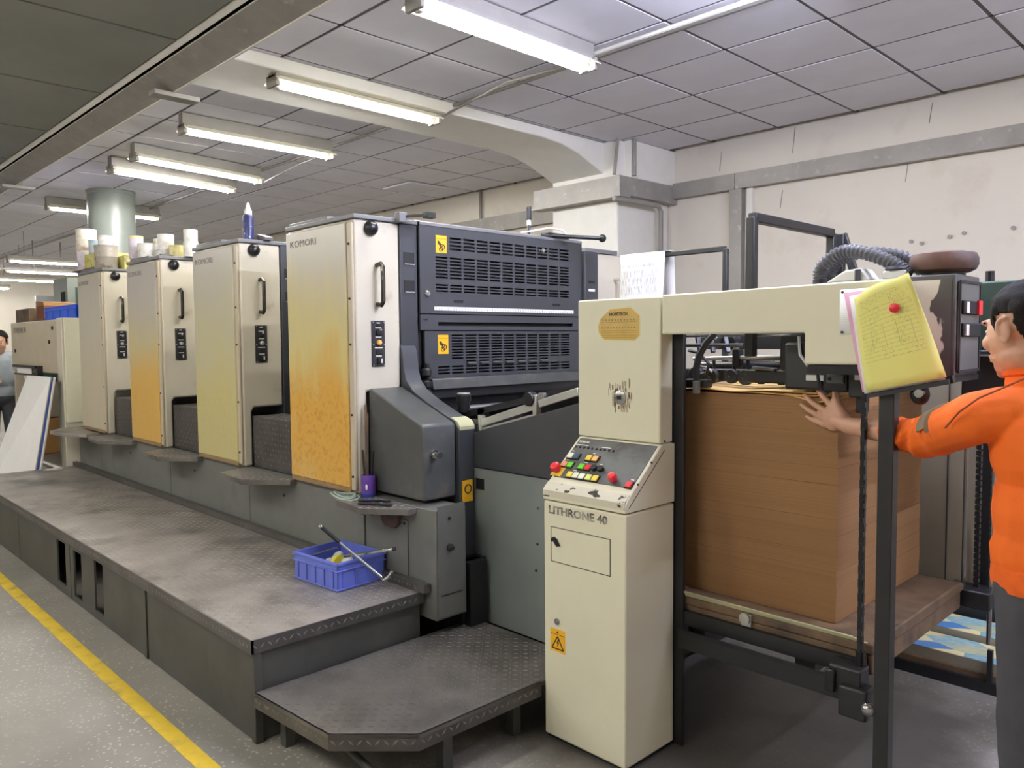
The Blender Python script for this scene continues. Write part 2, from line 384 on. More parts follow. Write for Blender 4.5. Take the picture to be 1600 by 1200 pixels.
def dup(root, loc, label, group=None):
    def rec(o, p):
        c = o.copy(); COL.objects.link(c)
        if p is not None: c.parent = p
        for ch in list(o.children): rec(ch, c)
        return c
    r = rec(root, None); r.location = loc; r['label'] = label
    if group: r['group'] = group
    return r
def text(s, size, org, ux, uy, m, parent, name='lettering', xs=1.0, label=None, bold=0.0, align='LEFT'):
    cu = bpy.data.curves.new('lettering', 'FONT'); cu.body = s; cu.size = size; cu.align_x = align; cu.offset = bold
    cu.resolution_u = 2; cu.extrude = .0004
    t = bpy.data.objects.new('lettering_tmp', cu); COL.objects.link(t)
    me = bpy.data.meshes.new_from_object(t.evaluated_get(bpy.context.evaluated_depsgraph_get()))
    bpy.data.objects.remove(t); bpy.data.curves.remove(cu)
    ux, uy = Vector(ux), Vector(uy); uz = ux.cross(uy); org = Vector(org) - world_loc(parent)
    for v in me.vertices: v.co = org + ux*v.co.x*xs + uy*v.co.y + uz*v.co.z
    me.materials.clear(); me.materials.append(MT[m] if isinstance(m, str) else m)
    o = bpy.data.objects.new(name, me); COL.objects.link(o); o.parent = parent
    if label: o['label'] = label
    return o
FX, FZ, FY = (1,0,0), (0,0,1), (0,1,0)
def uvquad(b, pts, nx=1, ny=1, f=None):
    """grid sheet from four corners (bl, br, tr, tl); returns mesh data with UVs set later"""
    bl, br, tr, tl = map(Vector, pts); b.uvs = []
    base = len(b.v)
    for j in range(ny+1):
        for i in range(nx+1):
            u, v = i/nx, j/ny; p = (bl*(1-u)+br*u)*(1-v)+(tl*(1-u)+tr*u)*v
            if f: p = p + Vector(f(u, v))
            b.v.append(tuple(p)); b.uvs.append((u, v))
    for j in range(ny):
        for i in range(nx):
            a = base+j*(nx+1)+i; b.f.append((a, a+1, a+nx+2, a+nx+1))
    return b
def sheet(name, m, parent, pts, nx=1, ny=1, f=None, thick=.0012, label=None, **kw):
    b = uvquad(M(), pts, nx, ny, f); o = b.go(name, m, parent, label=label, **kw)
    uvl = o.data.uv_layers.new(name='UVMap')
    for lp in o.data.loops: uvl.data[lp.index].uv = b.uvs[lp.vertex_index]
    sm = o.modifiers.new('thickness', 'SOLIDIFY'); sm.thickness = thick; sm.offset = 0
    return o

# ================================================================== THE SETTING
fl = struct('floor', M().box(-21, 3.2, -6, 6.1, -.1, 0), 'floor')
M().box(-21, 2.5, 1.085, 1.15, .0, .0025).go('floor_marking', 'paint_yellow', fl, label='worn yellow painted safety line')
wb = struct('wall_back', M().box(-21, 3.2, 6.0, 6.15, 0, 3.3), 'wall')
struct('wall_front', M().box(-21, 3.2, -6.15, -6, 0, 3.3), 'wall')
struct('wall_left', M().box(-21.15, -21, -6.15, 6.15, 0, 3.3), 'wall')
struct('wall_right', M().box(3.2, 3.35, -6.15, 6.15, 0, 3.3), 'wall')
b = M()
for x, z, h in ((-3.05, 2.55, .14), (-2.1, 2.62, .17), (-2.95, 2.97, .2), (-1.95, 3.0, .14), (-3.6, 2.93, .16)):
    b.bar((x, 5.9985, z), (x+.02, 5.9985, z+h), .004, .004, (0,1,0))
b.go('wall_scratches', 'fadedink', wb, kind='stuff')
for x, z in ((-2.05, 2.19), (-1.80, 2.20), (-1.71, 2.215), (-1.42, 2.22), (-1.98, 2.17)):
    M().cyl((x, 5.985, z), (x, 6.002, z), .014, 8).go('wall_plug', 'galv', wb)
ce = struct('ceiling', M().box(-21, 3.2, 1.9, 6.1, 3.195, 3.3), 'tbar')
tm = None
for i in range(-32, 10):
    x = -2.443 + .6*i
    if x < -21 or x > 2.6: continue
    for j in range(7):
        y0 = 2.32-.6+.6*j; y1 = y0+.6
        if j == 0: y0 = 1.98
        if j == 6: y1 = 5.92
        if j == 0 or tm is None or j == 6 or j == 1:
            me = M().box(-.289, .289, -(y1-y0)/2+.011, (y1-y0)/2-.011, 0, .02).mesh('ceiling_tile', MT['tile'])
            if j == 1: tm = me
        else: me = tm
        o = bpy.data.objects.new('ceiling_tile', me); COL.objects.link(o); o.parent = ce
        o.location = (x+.3, (y0+y1)/2, 3.172 + random.uniform(-.002, .002))
b = M()
for i in range(-32, 10):
    x = -2.443+.6*i
    if -21 < x < 3: b.box(x-.012, x+.012, 1.98, 5.98, 3.176, 3.19)
for j in range(8):
    y = 2.32-.6+.6*j
    if y > 1.98: b.box(-21, 3.1, y-.012, y+.012, 3.176, 3.189)
b.go('ceiling_grid', 'tbar', ce, kind='stuff')
cd = struct('ceiling_dark', M().box(-21, 3.2, -6, 1.9, 3.22, 3.3), 'tbar')
for i in range(-13, 7):
    x = -4.476+1.29*i
    for y0, y1 in ((-6, -3.3), (-3.3, -.75), (-.75, 1.8)):
        if x > -21 and x+1.29 < 3.2: M().box(x+.012, x+1.278, y0+.012, y1-.012, 3.19, 3.222).go('ceiling_panel', 'dceil', cd, smooth=False)
# boxed trunking beam between the dark and the lit ceiling
tb = struct('trim_1', M().box(-21, 3.2, 1.80, 1.815, 3.125, 3.2), 'white')
M().prism([(1.80, 3.128), (1.96, 3.05), (1.96, 3.07), (1.80, 3.148)], 'x', -21, 3.2).go('soffit_strip', 'galv', tb)
M().box(-21, 3.2, 1.955, 1.965, 3.045, 3.2).go('edge_strip', 'white', tb)
for x in (-5.0, -8.9, -1.1): M().box(x-.05, x+.05, 1.84, 2.12, 3.02, 3.05).go('trim_bracket', 'lampgrey', tb, bevel=.004)
# plastered beam with a haunch on the wall pillar
poly = [(1.98, 3.09), (4.5, 3.09), (4.75, 3.075), (4.95, 3.03), (5.12, 2.97), (5.3, 2.90), (5.45, 2.86), (6.0, 2.86), (6.0, 3.17), (1.98, 3.17)]
struct('ceiling_beam', M().prism(poly, 'x', -4.86, -4.27), 'white', bevel=.01)
pl = struct('wall_pillar', M().box(-4.86, -4.12, 5.27, 6.0, 0, 3.17), 'white', bevel=.012)
M().box(-4.3, -4.05, 5.36, 6.0, 2.86, 3.17).go('boxed_riser', 'white', pl, bevel=.005)
# galvanised cable trunking around the pillar and along the wall
tr = struct('trim_2', M().box(-5.0, -4.02, 5.17, 5.27, 2.70, 2.85), 'galv')
M().box(-4.12, -4.02, 5.27, 6.0, 2.70, 2.85).go('trunking', 'galv', tr)
for x0, x1 in ((-4.02, -3.42), (-3.415, 0.2), (.205, 3.1)): M().box(x0, x1, 5.93, 6.0, 2.745, 2.875).go('trunking', 'galv', tr)
M().box(-20.9, -4.86, 5.93, 6.0, 2.70, 2.86).go('trunking', 'galv', tr)
M().box(-5.02, -4.0, 5.15, 5.29, 2.675, 2.70).go('trunking_lip', 'galv', tr)
M().box(-3.47, -3.36, 5.94, 6.0, 0, 2.745).go('riser_trunking', 'galv', tr)
M().box(-3.33, -3.28, 5.97, 6.0, 0, 2.745).go('riser_trunking', 'white', tr)
b = M(); b.tube([(-4.10, 5.25, 3.17), (-4.10, 5.2, 2.87)], .014, 8); b.tube([(-4.02, 5.37, 3.17), (-4.02, 5.37, 2.87)], .016, 8)
b.go('conduit', 'lampgrey', tr)
M().tube([(-4.05, 5.13, 2.66), (-4.02, 5.3, 2.66), (-4.03, 5.72, 2.66), (-4.03, 5.76, 2.62), (-4.03, 5.76, 1.0)], .022, 8).go('conduit', 'lampgrey', tr)
M().tube([(-6.6, 5.97, 3.17), (-6.6, 5.97, 2.86)], .018, 8).go('conduit', 'lampgrey', tr)
# conduits between the lamps
cn = struct('trim_3', M().tube([(-21, 3.62, 3.15), (3, 3.62, 3.15)], .012, 6), 'lampgrey')
M().tube([(-3.0, 3.5, 3.12), (-1.4, 3.5, 3.12)], .012, 6).go('conduit', 'white', cn)
M().tube([(-4.5, 3.6, 3.08), (-3.6, 3.5, 3.13), (-2.95, 3.52, 3.1)], .009, 6).go('lamp_cable', 'lampgrey', cn)
M().tube([(-7.3, 3.7, 3.06), (-6.5, 3.68, 3.12), (-5.9, 3.6, 3.1)], .009, 6).go('lamp_cable', 'lampgrey', cn)
# round columns
def column(x, y, r, m):
    c = struct('round_column', M().lathe([(r, 0), (r, 3.14)], (x, y, 0), n=32), m)
    M().lathe([(r+.008, 3.13), (r+.008, 3.17)], (x, y, 0), n=32).go('collar', m, c)
column(-9.32, 2.96, .24, 'column'); column(-13.2, 5.3, .3, 'column2')
# air vent
v = thing('ceiling_vent', 'square grey air diffuser set in the tiled ceiling', 'vent', (-6.9, 5.25, 3.165))
M().panel('z', 3.15, 3.166, -7.14, -6.64, 5.03, 5.5, [(-7.1, -6.68, 5.07, 5.46)]).go('frame', 'tile', v)
for i in range(6): M().bar((-7.1, 5.11+.062*i, 3.16), (-6.68, 5.11+.062*i, 3.16), .045, .004, (0,.6,1)).go('slat', 'tile', v)
M().box(-7.1, -6.68, 5.07, 5.46, 3.168, 3.17).go('backing', 'void', v)
# far end wall: bright window and dark door leaf
w1 = struct('window_1', M().panel('x', -20.98, -20.9, .6, 3.4, 1.75, 2.6, [(.68, 1.95, 1.82, 2.53), (2.03, 3.32, 1.82, 2.53)]), 'white')
M().box(-20.96, -20.94, .68, 1.95, 1.82, 2.53).go('pane', 'farglass', w1); M().box(-20.96, -20.94, 2.03, 3.32, 1.82, 2.53).go('pane', 'farglass', w1)

# ================================================================== LAMPS
def lamp(x, y, z, label, cool=False, L=1.24, hang=False, name='fluorescent_lamp'):
    t = thing(name, label, 'ceiling lamp', (x, y, z), 'fluorescent batten lamps over the press')
    h = L/2
    # sloped reflector wings seen from below, box housing above
    M().box(x-.035, x+.035, y-h, y+h, z+.03, 3.165 if not hang else z+.085).go('housing', 'lampgrey', t, bevel=.004)
    for s in (() if cool else (-1, 1)):
        M().prism([(x+s*.03, z+.04), (x+s*.085, z+.006), (x+s*.085, z+.011), (x+s*.03, z+.05)], 'y', y-h, y+h).go('reflector', 'reflector', t)
    for s in (-1, 1):
        e = M().box(x-.06, x+.06, y+s*(h-.012)-.012, y+s*(h-.012)+.012, z-.02, z+.05).go('end_cap', 'lampgrey', t, bevel=.004)
        M().box(x-.02, x+.02, y+s*(h-.035)-.015, y+s*(h-.035)+.015, z-.022, z+.02).go('tube_holder', 'white', t)
    M().cyl((x, y-h+.05, z), (x, y+h-.05, z), .0155, 10).go('tube', 'tube_cool' if cool else 'tube', t)
    if hang:
        for s in (-1, 1): M().cyl((x, y+s*h*.7, z+.08), (x, y+s*h*.7, 3.17), .005, 6).go('hanger_rod', 'lampgrey', t)
    return t
ZL = 3.035
L1 = lamp(-2.92, 2.86, ZL, 'twin-winged tube lamp over the last printing unit, largest one in view')
dup(L1, (-4.355, 2.91, ZL), 'lit tube lamp on the ceiling, second in the row from the feeder')
dup(L1, (-5.77, 2.94, ZL), 'lit tube lamp on the ceiling, third in the row from the feeder')
d = dup(L1, (-7.0, 2.98, ZL), 'tube lamp of the close pair, the one nearer the feeder'); d.rotation_euler.z = .17
d = dup(L1, (-7.63, 3.0, ZL), 'tube lamp of the close pair, the one nearer the round column'); d.rotation_euler.z = .17
dup(L1, (-10.05, 3.12, ZL), 'tube lamp passing behind the grey round column')
L2 = lamp(-1.48, 2.86, ZL, 'cool bluish tube lamp at the top edge, only its end in view', True)
H1 = lamp(-13.4, 3.55, 2.72, 'hanging tube lamp on rods beyond the round column', hang=True, L=1.5)
dup(H1, (-15.3, 3.9, 2.72), 'hanging tube lamp, second beyond the round column')
dup(H1, (-17.4, 4.1, 2.72), 'hanging tube lamp, third beyond the round column')
dup(H1, (-19.2, 3.3, 2.66), 'hanging tube lamp closest to the far end wall')
nth = {}; ORD = ('first', 'second', 'third', 'fourth', 'fifth', 'sixth', 'seventh', 'eighth')
for x, y in ((-1.2, -.9), (-2.1, -.9), (-3.15, -.9), (-4.6, -.9), (-6.1, -.9), (-7.6, -.9), (-10, -.9), (1.5, 2.9), (.2, 2.9), (-1.7, -3.9), (-4.6, -3.9), (-8, -3.9)):  # unseen lamps, added to brighten the machine fronts and the ceiling
    row = {-.9: 'aisle row close to the press', -3.9: 'aisle row far from the press', 2.9: 'press row'}[y]; nth[row] = nth.get(row, 0)+1
    dup(L2 if y > 0 else L1, (x, y, ZL), 'added unseen tube lamp, %s, %s from the feeder end' % (row, ORD[nth[row]-1]), 'added tube lamps out of view')

# ================================================================== TREAD PLATES
def lugs(b, inside, x0, x1, y0, y1, z, pitch, ln, w, h):
    i = 0; y = y0
    while y < y1:
        j = 0; x = x0
        while x < x1:
            if inside(x, y):
                s = 1 if (i+j) % 2 else -1; a = Vector((.7071, .7071*s, 0))*ln/2; c = Vector((-.7071*s, .7071, 0))*w/2; p = Vector((x, y, z))
                b.add([p-a, p-c, p+a, p+c, p-a*.45+Vector((0,0,h)), p+a*.45+Vector((0,0,h))], [(0,1,5,4), (1,2,5), (2,3,4,5), (3,0,4)])
            x += pitch; j += 1
        y += pitch; i += 1
    return b
def edge_lugs(b, p, q, z0, z1, out, pitch=.03):
    p, q = Vector(p), Vector(q); n = int((q-p).length/pitch); d = (q-p).normalized(); out = Vector(out)
    for i in range(n):
        c = p+d*(i+.5)*pitch+Vector((0,0,(z0+z1)/2)); s = 1 if i % 2 else -1
        a = (d*.7*s+Vector((0,0,.7)))*.014; w = (d*.7-Vector((0,0,.7*s)))*.004; o = out*.002
        b.add([c-a, c-w, c+a, c+w, c-a*.4+o, c+a*.4+o], [(0,1,5,4), (1,2,5), (2,3,4,5), (3,0,4)])
    return b
# walkway platform in front of the press
wp = thing('walkway_platform', 'long dark walkway platform topped with worn diamond tread plate', 'platform', (-5.3, 1.7, 0))
M().box(-7.85, -2.74, 1.303, 2.11, .385, .405).go('deck_plate', 'plate', wp, bevel=.003)
lugs(M(), lambda x, y: True, -6.6, -2.76, 1.325, 2.10, .4045, .031, .024, .008, .0025).go('tread_pattern', 'lug', wp, kind='stuff', smooth=False)
M().box(-7.85, -2.735, 1.298, 1.31, .352, .404).go('edge_strip', 'platedark', wp); M().box(-2.748, -2.735, 1.30, 2.11, .352, .404).go('edge_strip', 'platedark', wp)
b = M(); edge_lugs(b, (-6.5, 1.298, 0), (-2.74, 1.298, 0), .355, .40, (0,-1,0)); edge_lugs(b, (-2.735, 1.30, 0), (-2.735, 2.1, 0), .355, .40, (1,0,0))
b.go('edge_tread_pattern', 'lug2', wp, kind='stuff', smooth=False)
M().box(-7.85, -2.70, 2.085, 2.118, .405, .445).go('kick_rail', 'platedark', wp); b = M(); edge_lugs(b, (-6.5, 2.085, 0), (-2.7, 2.085, 0), .405, .445, (0,-1,0)); b.go('kick_rail_pattern', 'lug2', wp, kind='stuff', smooth=False)
holes = {1: [(-5.37, -5.19, .06, .32)], 2: [(-5.03, -4.88, .04, .315), (-4.65, -4.5, .05, .33)]}
xs = [-7.84, -6.31, -5.10, -3.86, -2.745]
for i in range(4):
    M().panel('y', 1.318, 1.328, xs[i]+.006, xs[i+1]-.006, .005, .384, holes.get(i, [])).go('skirt_panel', 'skirt', wp, smooth=False)
for x in xs[1:4]: M().box(x-.006, x+.004, 1.322, 1.34, .005, .384).go('skirt_joint', 'void', wp)
M().box(-3.89, -3.862, 1.312, 1.318, .005, .384).go('skirt_post', 'skirt', wp); M().box(-2.775, -2.742, 1.312, 1.345, 0, .384).go('skirt_post', 'skirt', wp, bevel=.003)
M().box(-2.765, -2.755, 1.35, 2.1, .005, .384).go('end_panel', 'skirt', wp, smooth=False)
M().box(-7.845, -7.835, 1.33, 2.1, .005, .384).go('end_panel', 'skirt', wp, smooth=False)
b = M().box(-4.62, -4.56, 1.5, 1.56, .0, .16); b.cyl((-4.56, 1.45, .2), (-4.56, 1.45, .3), .02, 8)
b.go('pump_fitting', 'alu', wp)
# low step by the feeder
ls = thing('low_step', 'low diamond-plate step with cut corners beside the feeder console', 'step', (-2.4, 1.9, 0))
poly = [(-2.735, 1.305), (-2.262, 1.335), (-2.045, 1.55), (-2.035, 2.13), (-2.035, 2.41), (-2.735, 2.41)]
M().prism(poly, 'z', .19, .206).go('deck_plate', 'plate2', ls, bevel=.002)
def inpoly(x, y, pl=poly, m=.015):
    c = True
    for i in range(len(pl)):
        (ax, ay), (bx, by) = pl[i], pl[(i+1) % len(pl)]
        L = math.hypot(bx-ax, by-ay)
        if ((bx-ax)*(y-ay)-(by-ay)*(x-ax))/L < m: return False
    return c
lugs(M(), inpoly, -2.73, -2.03, 1.32, 2.40, .2055, .029, .026, .008, .003).go('tread_pattern', 'lug2', ls, kind='stuff', smooth=False)
b = M(); bl = M()
for i in range(3):
    p, q = Vector(poly[i]+(0,)), Vector(poly[i+1]+(0,)); d = (q-p).normalized(); out = Vector((d.y, -d.x, 0))
    b.bar(p+out*-.004+Vector((0,0,.178)), q+out*-.004+Vector((0,0,.178)), .008, .056); edge_lugs(bl, p, q, .155, .202, out)
b.go('edge_strip', 'platedark', ls); bl.go('edge_tread_pattern', 'lug2', ls, kind='stuff', smooth=False)
for x, y in ((-2.66, 1.40), (-2.10, 1.7), (-2.66, 2.3), (-2.12, 2.06)): M().box(x-.02, x+.02, y-.02, y+.02, 0, .19).go('leg', 'skirt', ls)
pp = M(); pp.cyl((-2.6, 1.48, .1), (-2.12, 1.44, .07), .014, 10).go('air_pipe', 'skirt', ls)
M().lathe([(.02, 0), (.024, .01), (.024, .03), (.015, .035), (.015, .055), (.022, .06), (.022, .09)], (-2.14, 1.442, .0715), 'x', 14).go('pipe_coupling', 'alu', ls)

# ================================================================== PRINTING PRESS
X0 = [-3.855-1.217*k for k in range(4)]; UW = .637
YF = 2.10
which = ['closest to the feeder, rust-stained yellow panel', 'second from the feeder, pale olive panel', 'third from the feeder, orange-stained panel', 'farthest from the feeder, pale panel']
def unit(k):
    x0 = X0[k]; x1 = x0+UW
    u = thing('printing_unit', 'tall cream printing unit ' + which[k], 'printing press unit', (x0, YF, .4), 'cream towers of the printing press')
    # cream cover: full height at the very front, cut away over the footstep behind
    poly = [(2.10, .775), (2.155, .775), (2.155, 1.10), (2.17, 1.125), (2.36, 1.125) if k else (2.36, 1.275), (2.36, 2.10), (2.10, 2.10)]
    if k == 0: poly = [(2.10, .775), (2.155, .775), (2.155, 1.27), (2.345, 1.27), (2.36, 1.29), (2.36, 2.10), (2.10, 2.10)]
    M().prism(poly, 'x', x0, x1).go('cover', 'cream', u, bevel=.012)
    M().box(x0+.012, x1-.05, 2.082, 2.098, .80, 2.085).go('front_panel', MT['front'][k], u, bevel=.006)
    M().box(x0+.012, x1-.05, 2.085, 2.1, .776, .80).go('bottom_rail', 'brownrail', u, bevel=.003); M().box(x1-.0495, x1-.0445, 2.088, 2.1, .79, 2.085).go('panel_seal', 'brownrail', u)
    st = M().box(x1-.044, x1-.004, 2.084, 2.1, .79, 2.085).go('corner_strip', 'creamold', u, bevel=.006)
    for z in (.86, 1.16, 1.5, 1.72, 1.98): M().cyl((x1-.024, 2.079, z), (x1-.024, 2.085, z), .006, 8).go('screw', 'ink', st)
    text('KOMORI', .05, (x0+.055, 2.0805, 2.005), FX, FZ, 'fadedink', u, xs=1.35)
    # domed mirror knob, handle
    M().lathe([(.036, 0), (.037, .012), (.031, .026), (.018, .036), (.004, .039)], (x1, 2.19, 2.06), 'x', 20).go('dome_button', 'dark', u)
    h = M(); h.tube([(x1, 2.225, 1.885), (x1+.035, 2.225, 1.89), (x1+.05, 2.225, 1.875), (x1+.052, 2.225, 1.79), (x1+.05, 2.225, 1.705), (x1+.035, 2.225, 1.69), (x1, 2.225, 1.695)], .0115, 10)
    h.go('handle', 'handle', u)
    # switch panel
    xp = x1+.001
    cp = M().box(x1-.002, x1+.006, 2.186, 2.262, 1.39, 1.615).go('switch_panel', 'ink', u, bevel=.002)
    xq = x1+.006
    for y in (2.193, 2.255):
        for z in (1.397, 1.5, 1.608): M().cyl((xq, y, z), (xq+.003, y, z), .003, 6).go('screw', 'alu', cp)
    M().box(xq, xq+.006, 2.214, 2.234, 1.588, 1.6).go('indicator', 'black', cp)
    M().bar((xq, 2.224, 1.56), (xq+.02, 2.228, 1.572), .008).go('toggle', 'alu' , cp)
    M().box(xq, xq+.012, 2.210, 2.24, 1.545, 1.57).go('switch_base', 'void', cp, bevel=.003)
    M().lathe([(.013, 0), (.013, .012), (.008, .016)], (xq, 2.224, 1.508), 'x', 12).go('selector', 'obut' if k == 0 else 'alu', cp)
    M().box(xq, xq+.008, 2.212, 2.242, 1.452, 1.472).go('display', 'void', cp)
    M().box(xq, xq+.012, 2.213, 2.238, 1.405, 1.435).go('rocker', 'void', cp, bevel=.003)
    M().box(xq+.01, xq+.015, 2.229, 2.236, 1.408, 1.43).go('rocker_key', 'white', cp, kind='stuff')
    b = M()
    for z, w in ((1.604, .02), (1.58, .035), (1.535, .035), (1.483, .045), (1.443, .035)): b.box(xq, xq+.0006, 2.224-w/2, 2.224+w/2, z-.0025, z+.0025)
    b.go('legend', 'white', cp, kind='stuff')
    # cap plates on top
    M().box(x0-.01, x1+.012, 2.09, 2.47, 2.10, 2.122).go('top_cap', 'cap', u, bevel=.004)
    M().box(x0-.02, x0+.36, 2.12, 2.45, 2.122, 2.145).go('top_cover', 'cap', u, bevel=.006)
    # dark side frames and body behind
    fr = M().prism([(2.362, .775), (2.47, .775), (2.47, 2.10), (2.362, 2.10)], 'x', x0, x1+.004).go('side_frame', 'guard', u, bevel=.004)
    b = M()
    for z in (1.93, 1.79): b.box(x1+.003, x1+.006, 2.385, 2.45, z-.03, z+.03)
    b.go('frame_recess', 'void', u)
    for z in (1.905, 1.765): M().box(x1+.004, x1+.009, 2.39, 2.45, z-.006, z-.002).go('frame_trim', 'alu', u)
    M().box(x0+.03, x1-.02, 2.472, 3.738, .775, 2.02).go('press_body', 'dark', u)
    M().box(x0+.02, x1, 3.872, 4.15, .775, 2.06).go('far_cover', 'cream', u, bevel=.01)
    M().box(x0, x1+.004, 3.74, 3.87, .775, 2.06).go('far_frame', 'guard', u, bevel=.004)
    M().tube([(x1, 4.08, 1.9), (x1+.05, 4.08, 1.9), (x1+.06, 4.08, 1.88), (x1+.06, 4.08, 1.72), (x1, 4.08, 1.70)], .0105, 8).go('handle', 'chrome', u)
    M().box(x0, x1+.01, 3.78, 4.1, 2.06, 2.085).go('far_cap', 'cap', u)
    # footsteps on the feeder side of the unit
    if k:
        xa, xb = x1+.004, X0[k-1]-.004
        fs = M().prism([(2.155, .77), (2.36, .77), (2.36, 1.075), (2.155, 1.075)], 'x', xa, xb).go('footstep', 'platedark', pb, bevel=.004)
        b = M(); edge = []
        for i in range(18):
            for j in range(9):
                c = Vector((xa+.03+.031*i, 2.1545, .80+.031*j)); s = 1 if (i+j) % 2 else -1
                a = Vector((.7, 0, .7*s))*.012; w = Vector((-.7*s, 0, .7))*.004
                b.add([c-a, c-w, c+a, c+w, c-a*.4+Vector((0,-.002,0)), c+a*.4+Vector((0,-.002,0))], [(0,1,5,4), (1,2,5), (2,3,4,5), (3,0,4)])
        lugs(b, lambda x, y: True, xa+.02, xb-.02, 2.17, 2.35, 1.0748, .031, .024, .008, .0025)
        b.go('footstep_pattern', 'plate2', pb, kind='stuff', smooth=False)
    xa = x1-.02 if k else x1-.0; xb = X0[k-1]-.002 if k else -2.80
    tp = [(xa+.0, 2.12), (xa, 2.0), (xa+.09, 1.93), (xa+.30, 1.955), (xb-.02 if k == 0 else xb-.06, 2.08), (xb, 2.12)]
    tp = [(xa-.05, 2.085), (xa-.03, 2.02), (xa+.0, 1.97), (xa+.24, 1.945), (xa+.39, 2.06), (xb, 2.08), (xb, 2.15), (xa-.0, 2.15)] if k == 0 else \
         [(xa+.02, 2.15), (xa+.02, 2.08), (xa+.06, 1.93), (xa+.37, 1.905), (xb, 2.08), (xb, 2.15)]
    M().prism(tp, 'z', .738, .768).go('tread_plate', 'plate2', pb, bevel=.003)
    b = M()
    def inside(x, y, pl=tp):
        r = False; j = len(pl)-1
        for i in range(len(pl)):
            if (pl[i][1] > y) != (pl[j][1] > y) and x < (pl[j][0]-pl[i][0])*(y-pl[i][1])/(pl[j][1]-pl[i][1])+pl[i][0]: r = not r
            j = i
        return r
    lugs(b, inside, xa-.02, xb, 1.92, 2.14, .7678, .026, .02, .007, .0025)
    b.go('tread_pattern', 'lug', pb, kind='stuff', smooth=False)
    return u

# machine bed under the towers
pb = thing('press_bed', 'grey painted press bed with vertical joints behind the walkway', 'machine base', (-5.2, 2.3, 0))
units = [unit(k) for k in range(4)]
xs = [-7.75, -6.86, -5.64, -4.425, -3.21]
for i in range(4):
    M().box(xs[i]+.003, xs[i+1]-.003, 2.12, 2.15, .02, .772).go('bed_panel', 'base', pb, bevel=.002)
    M().cyl((xs[i]+.42, 2.117, .66), (xs[i]+.42, 2.121, .66), .009, 8).go('bolt', 'ink', pb)
M().box(-7.75, -3.21, 2.152, 3.868, .02, .765).go('bed_core', 'dark', pb)
M().box(-3.205, -2.665, 2.125, 2.30, .28, .772).go('end_block', 'base', pb, bevel=.004)
M().box(-3.2, -2.70, 2.302, 3.9, .02, .50).go('bed_end', 'black', pb)
pt = M().box(-3.155, -2.86, 2.118, 2.125, .44, .70).go('cover_plate', 'base', pb, bevel=.002)
for x in (-3.14, -3.0, -2.88): M().cyl((x, 2.113, .685), (x, 2.119, .685), .006, 8).go('screw', 'ink', pt)
M().prism([(-3.05, .74), (-2.90, .74), (-2.91, .68), (-2.94, .655), (-3.01, .655), (-3.04, .68)], 'y', 2.10, 2.124).go('oil_guard', 'rust', pb)
M().panel('x', -2.664, -2.660, 2.135, 2.29, .29, .79, []).go('side_cover', 'base', pb)
M().lathe([(.016, 0), (.016, .01), (.009, .014), (.009, .026)], (-2.660, 2.20, .60), 'x', 12).go('latch', 'ink', pb)
M().cyl((-2.661, 2.2, .73), (-2.655, 2.2, .73), .007, 8).go('screw', 'ink', pb)
M().bar((-2.6595, 2.15, .39), (-2.6595, 2.27, .39), .003, .004).go('slot_line', 'ink', pb)
M().box(-2.74, -2.66, 2.32, 2.42, .20, .50).go('lower_frame', 'black', pb)
# guard covers over the feeder-side rollers of the last unit
gx = -3.2
gd = thing('roller_guard', 'dark louvred roller guard facing the feeder on the last unit', 'machine guard', (gx, 3.1, 1.25))
holes = []
ycol = [2.578+i*.0955 for i in range(11)]
def rows(z0, z1, n): return [(z0+(z1-z0)*(i+.22)/n, z0+(z1-z0)*(i+.78)/n) for i in range(n)]
for ci, y in enumerate(ycol):
    for (z0, z1, n) in ((1.985, 2.06, 4), (1.835, 1.955, 7), (1.765, 1.812, 3)):
        if ci == 0 and z0 > 1.96: continue
        holes += [(y, y+.08, a, b_) for a, b_ in rows(z0, z1, n)]
M().panel('x', gx-.012, gx, 2.475, 3.735, 1.655, 2.115, holes).go('upper_guard', 'guard', gd, smooth=False)
M().prism([(gx-.06, 2.10), (gx+.002, 2.105), (gx+.002, 2.118), (gx-.06, 2.135)], 'y', 2.475, 3.735).go('upper_guard_lip', 'cap', gd)
holes = []
for ci, y in enumerate(ycol):
    y += .006
    if ci: holes += [(y, y+.08, a, b_) for a, b_ in rows(1.414, 1.55, 9)]
    holes += [(y, y+.08, a, b_) for a, b_ in rows(1.335, 1.385, 3)]
    if ci not in (0, 1, 9, 10): holes.append((y+.005, y+.075, 1.392, 1.408))
M().panel('x', gx-.012, gx, 2.50, 3.735, 1.322, 1.565, holes).go('lower_guard', 'guard', gd, smooth=False)
for ci in range(2, 9):
    y = ycol[ci]+.006
    M().prism([(gx-.002, 1.392), (gx+.018, 1.388), (gx+.018, 1.392), (gx-.002, 1.4)], 'y', y+.008, y+.07).go('louvre_tab', 'block', gd)
M().panel('x', gx-.012, gx, 2.475, 3.735, 1.57, 1.65, [(2.59, 3.65, 1.592, 1.612)]).go('middle_rail', 'guard', gd, bevel=0, smooth=False)
M().box(gx-.035, gx-.03, 2.48, 3.73, 1.3, 2.1).go('guard_backing', 'void', gd)
M().prism([(gx-.02, 1.325), (gx+.02, 1.315), (gx+.03, 1.262), (gx-.03, 1.262)], 'y', 2.53, 3.735).go('bottom_bar', 'block', gd, bevel=.003)
M().box(gx-.02, gx+.01, 2.53, 3.735, 1.215, 1.262).go('roller_cover', 'black', gd)
sc = M().box(gx, gx+.0015, 2.565, 3.655, 1.672, 1.692).go('scale_strip', 'paper', gd)
b = M()
for i in range(54): b.box(gx+.0015, gx+.002, 2.575+.02*i, 2.577+.02*i, 1.674, 1.684 if i % 5 else 1.69)
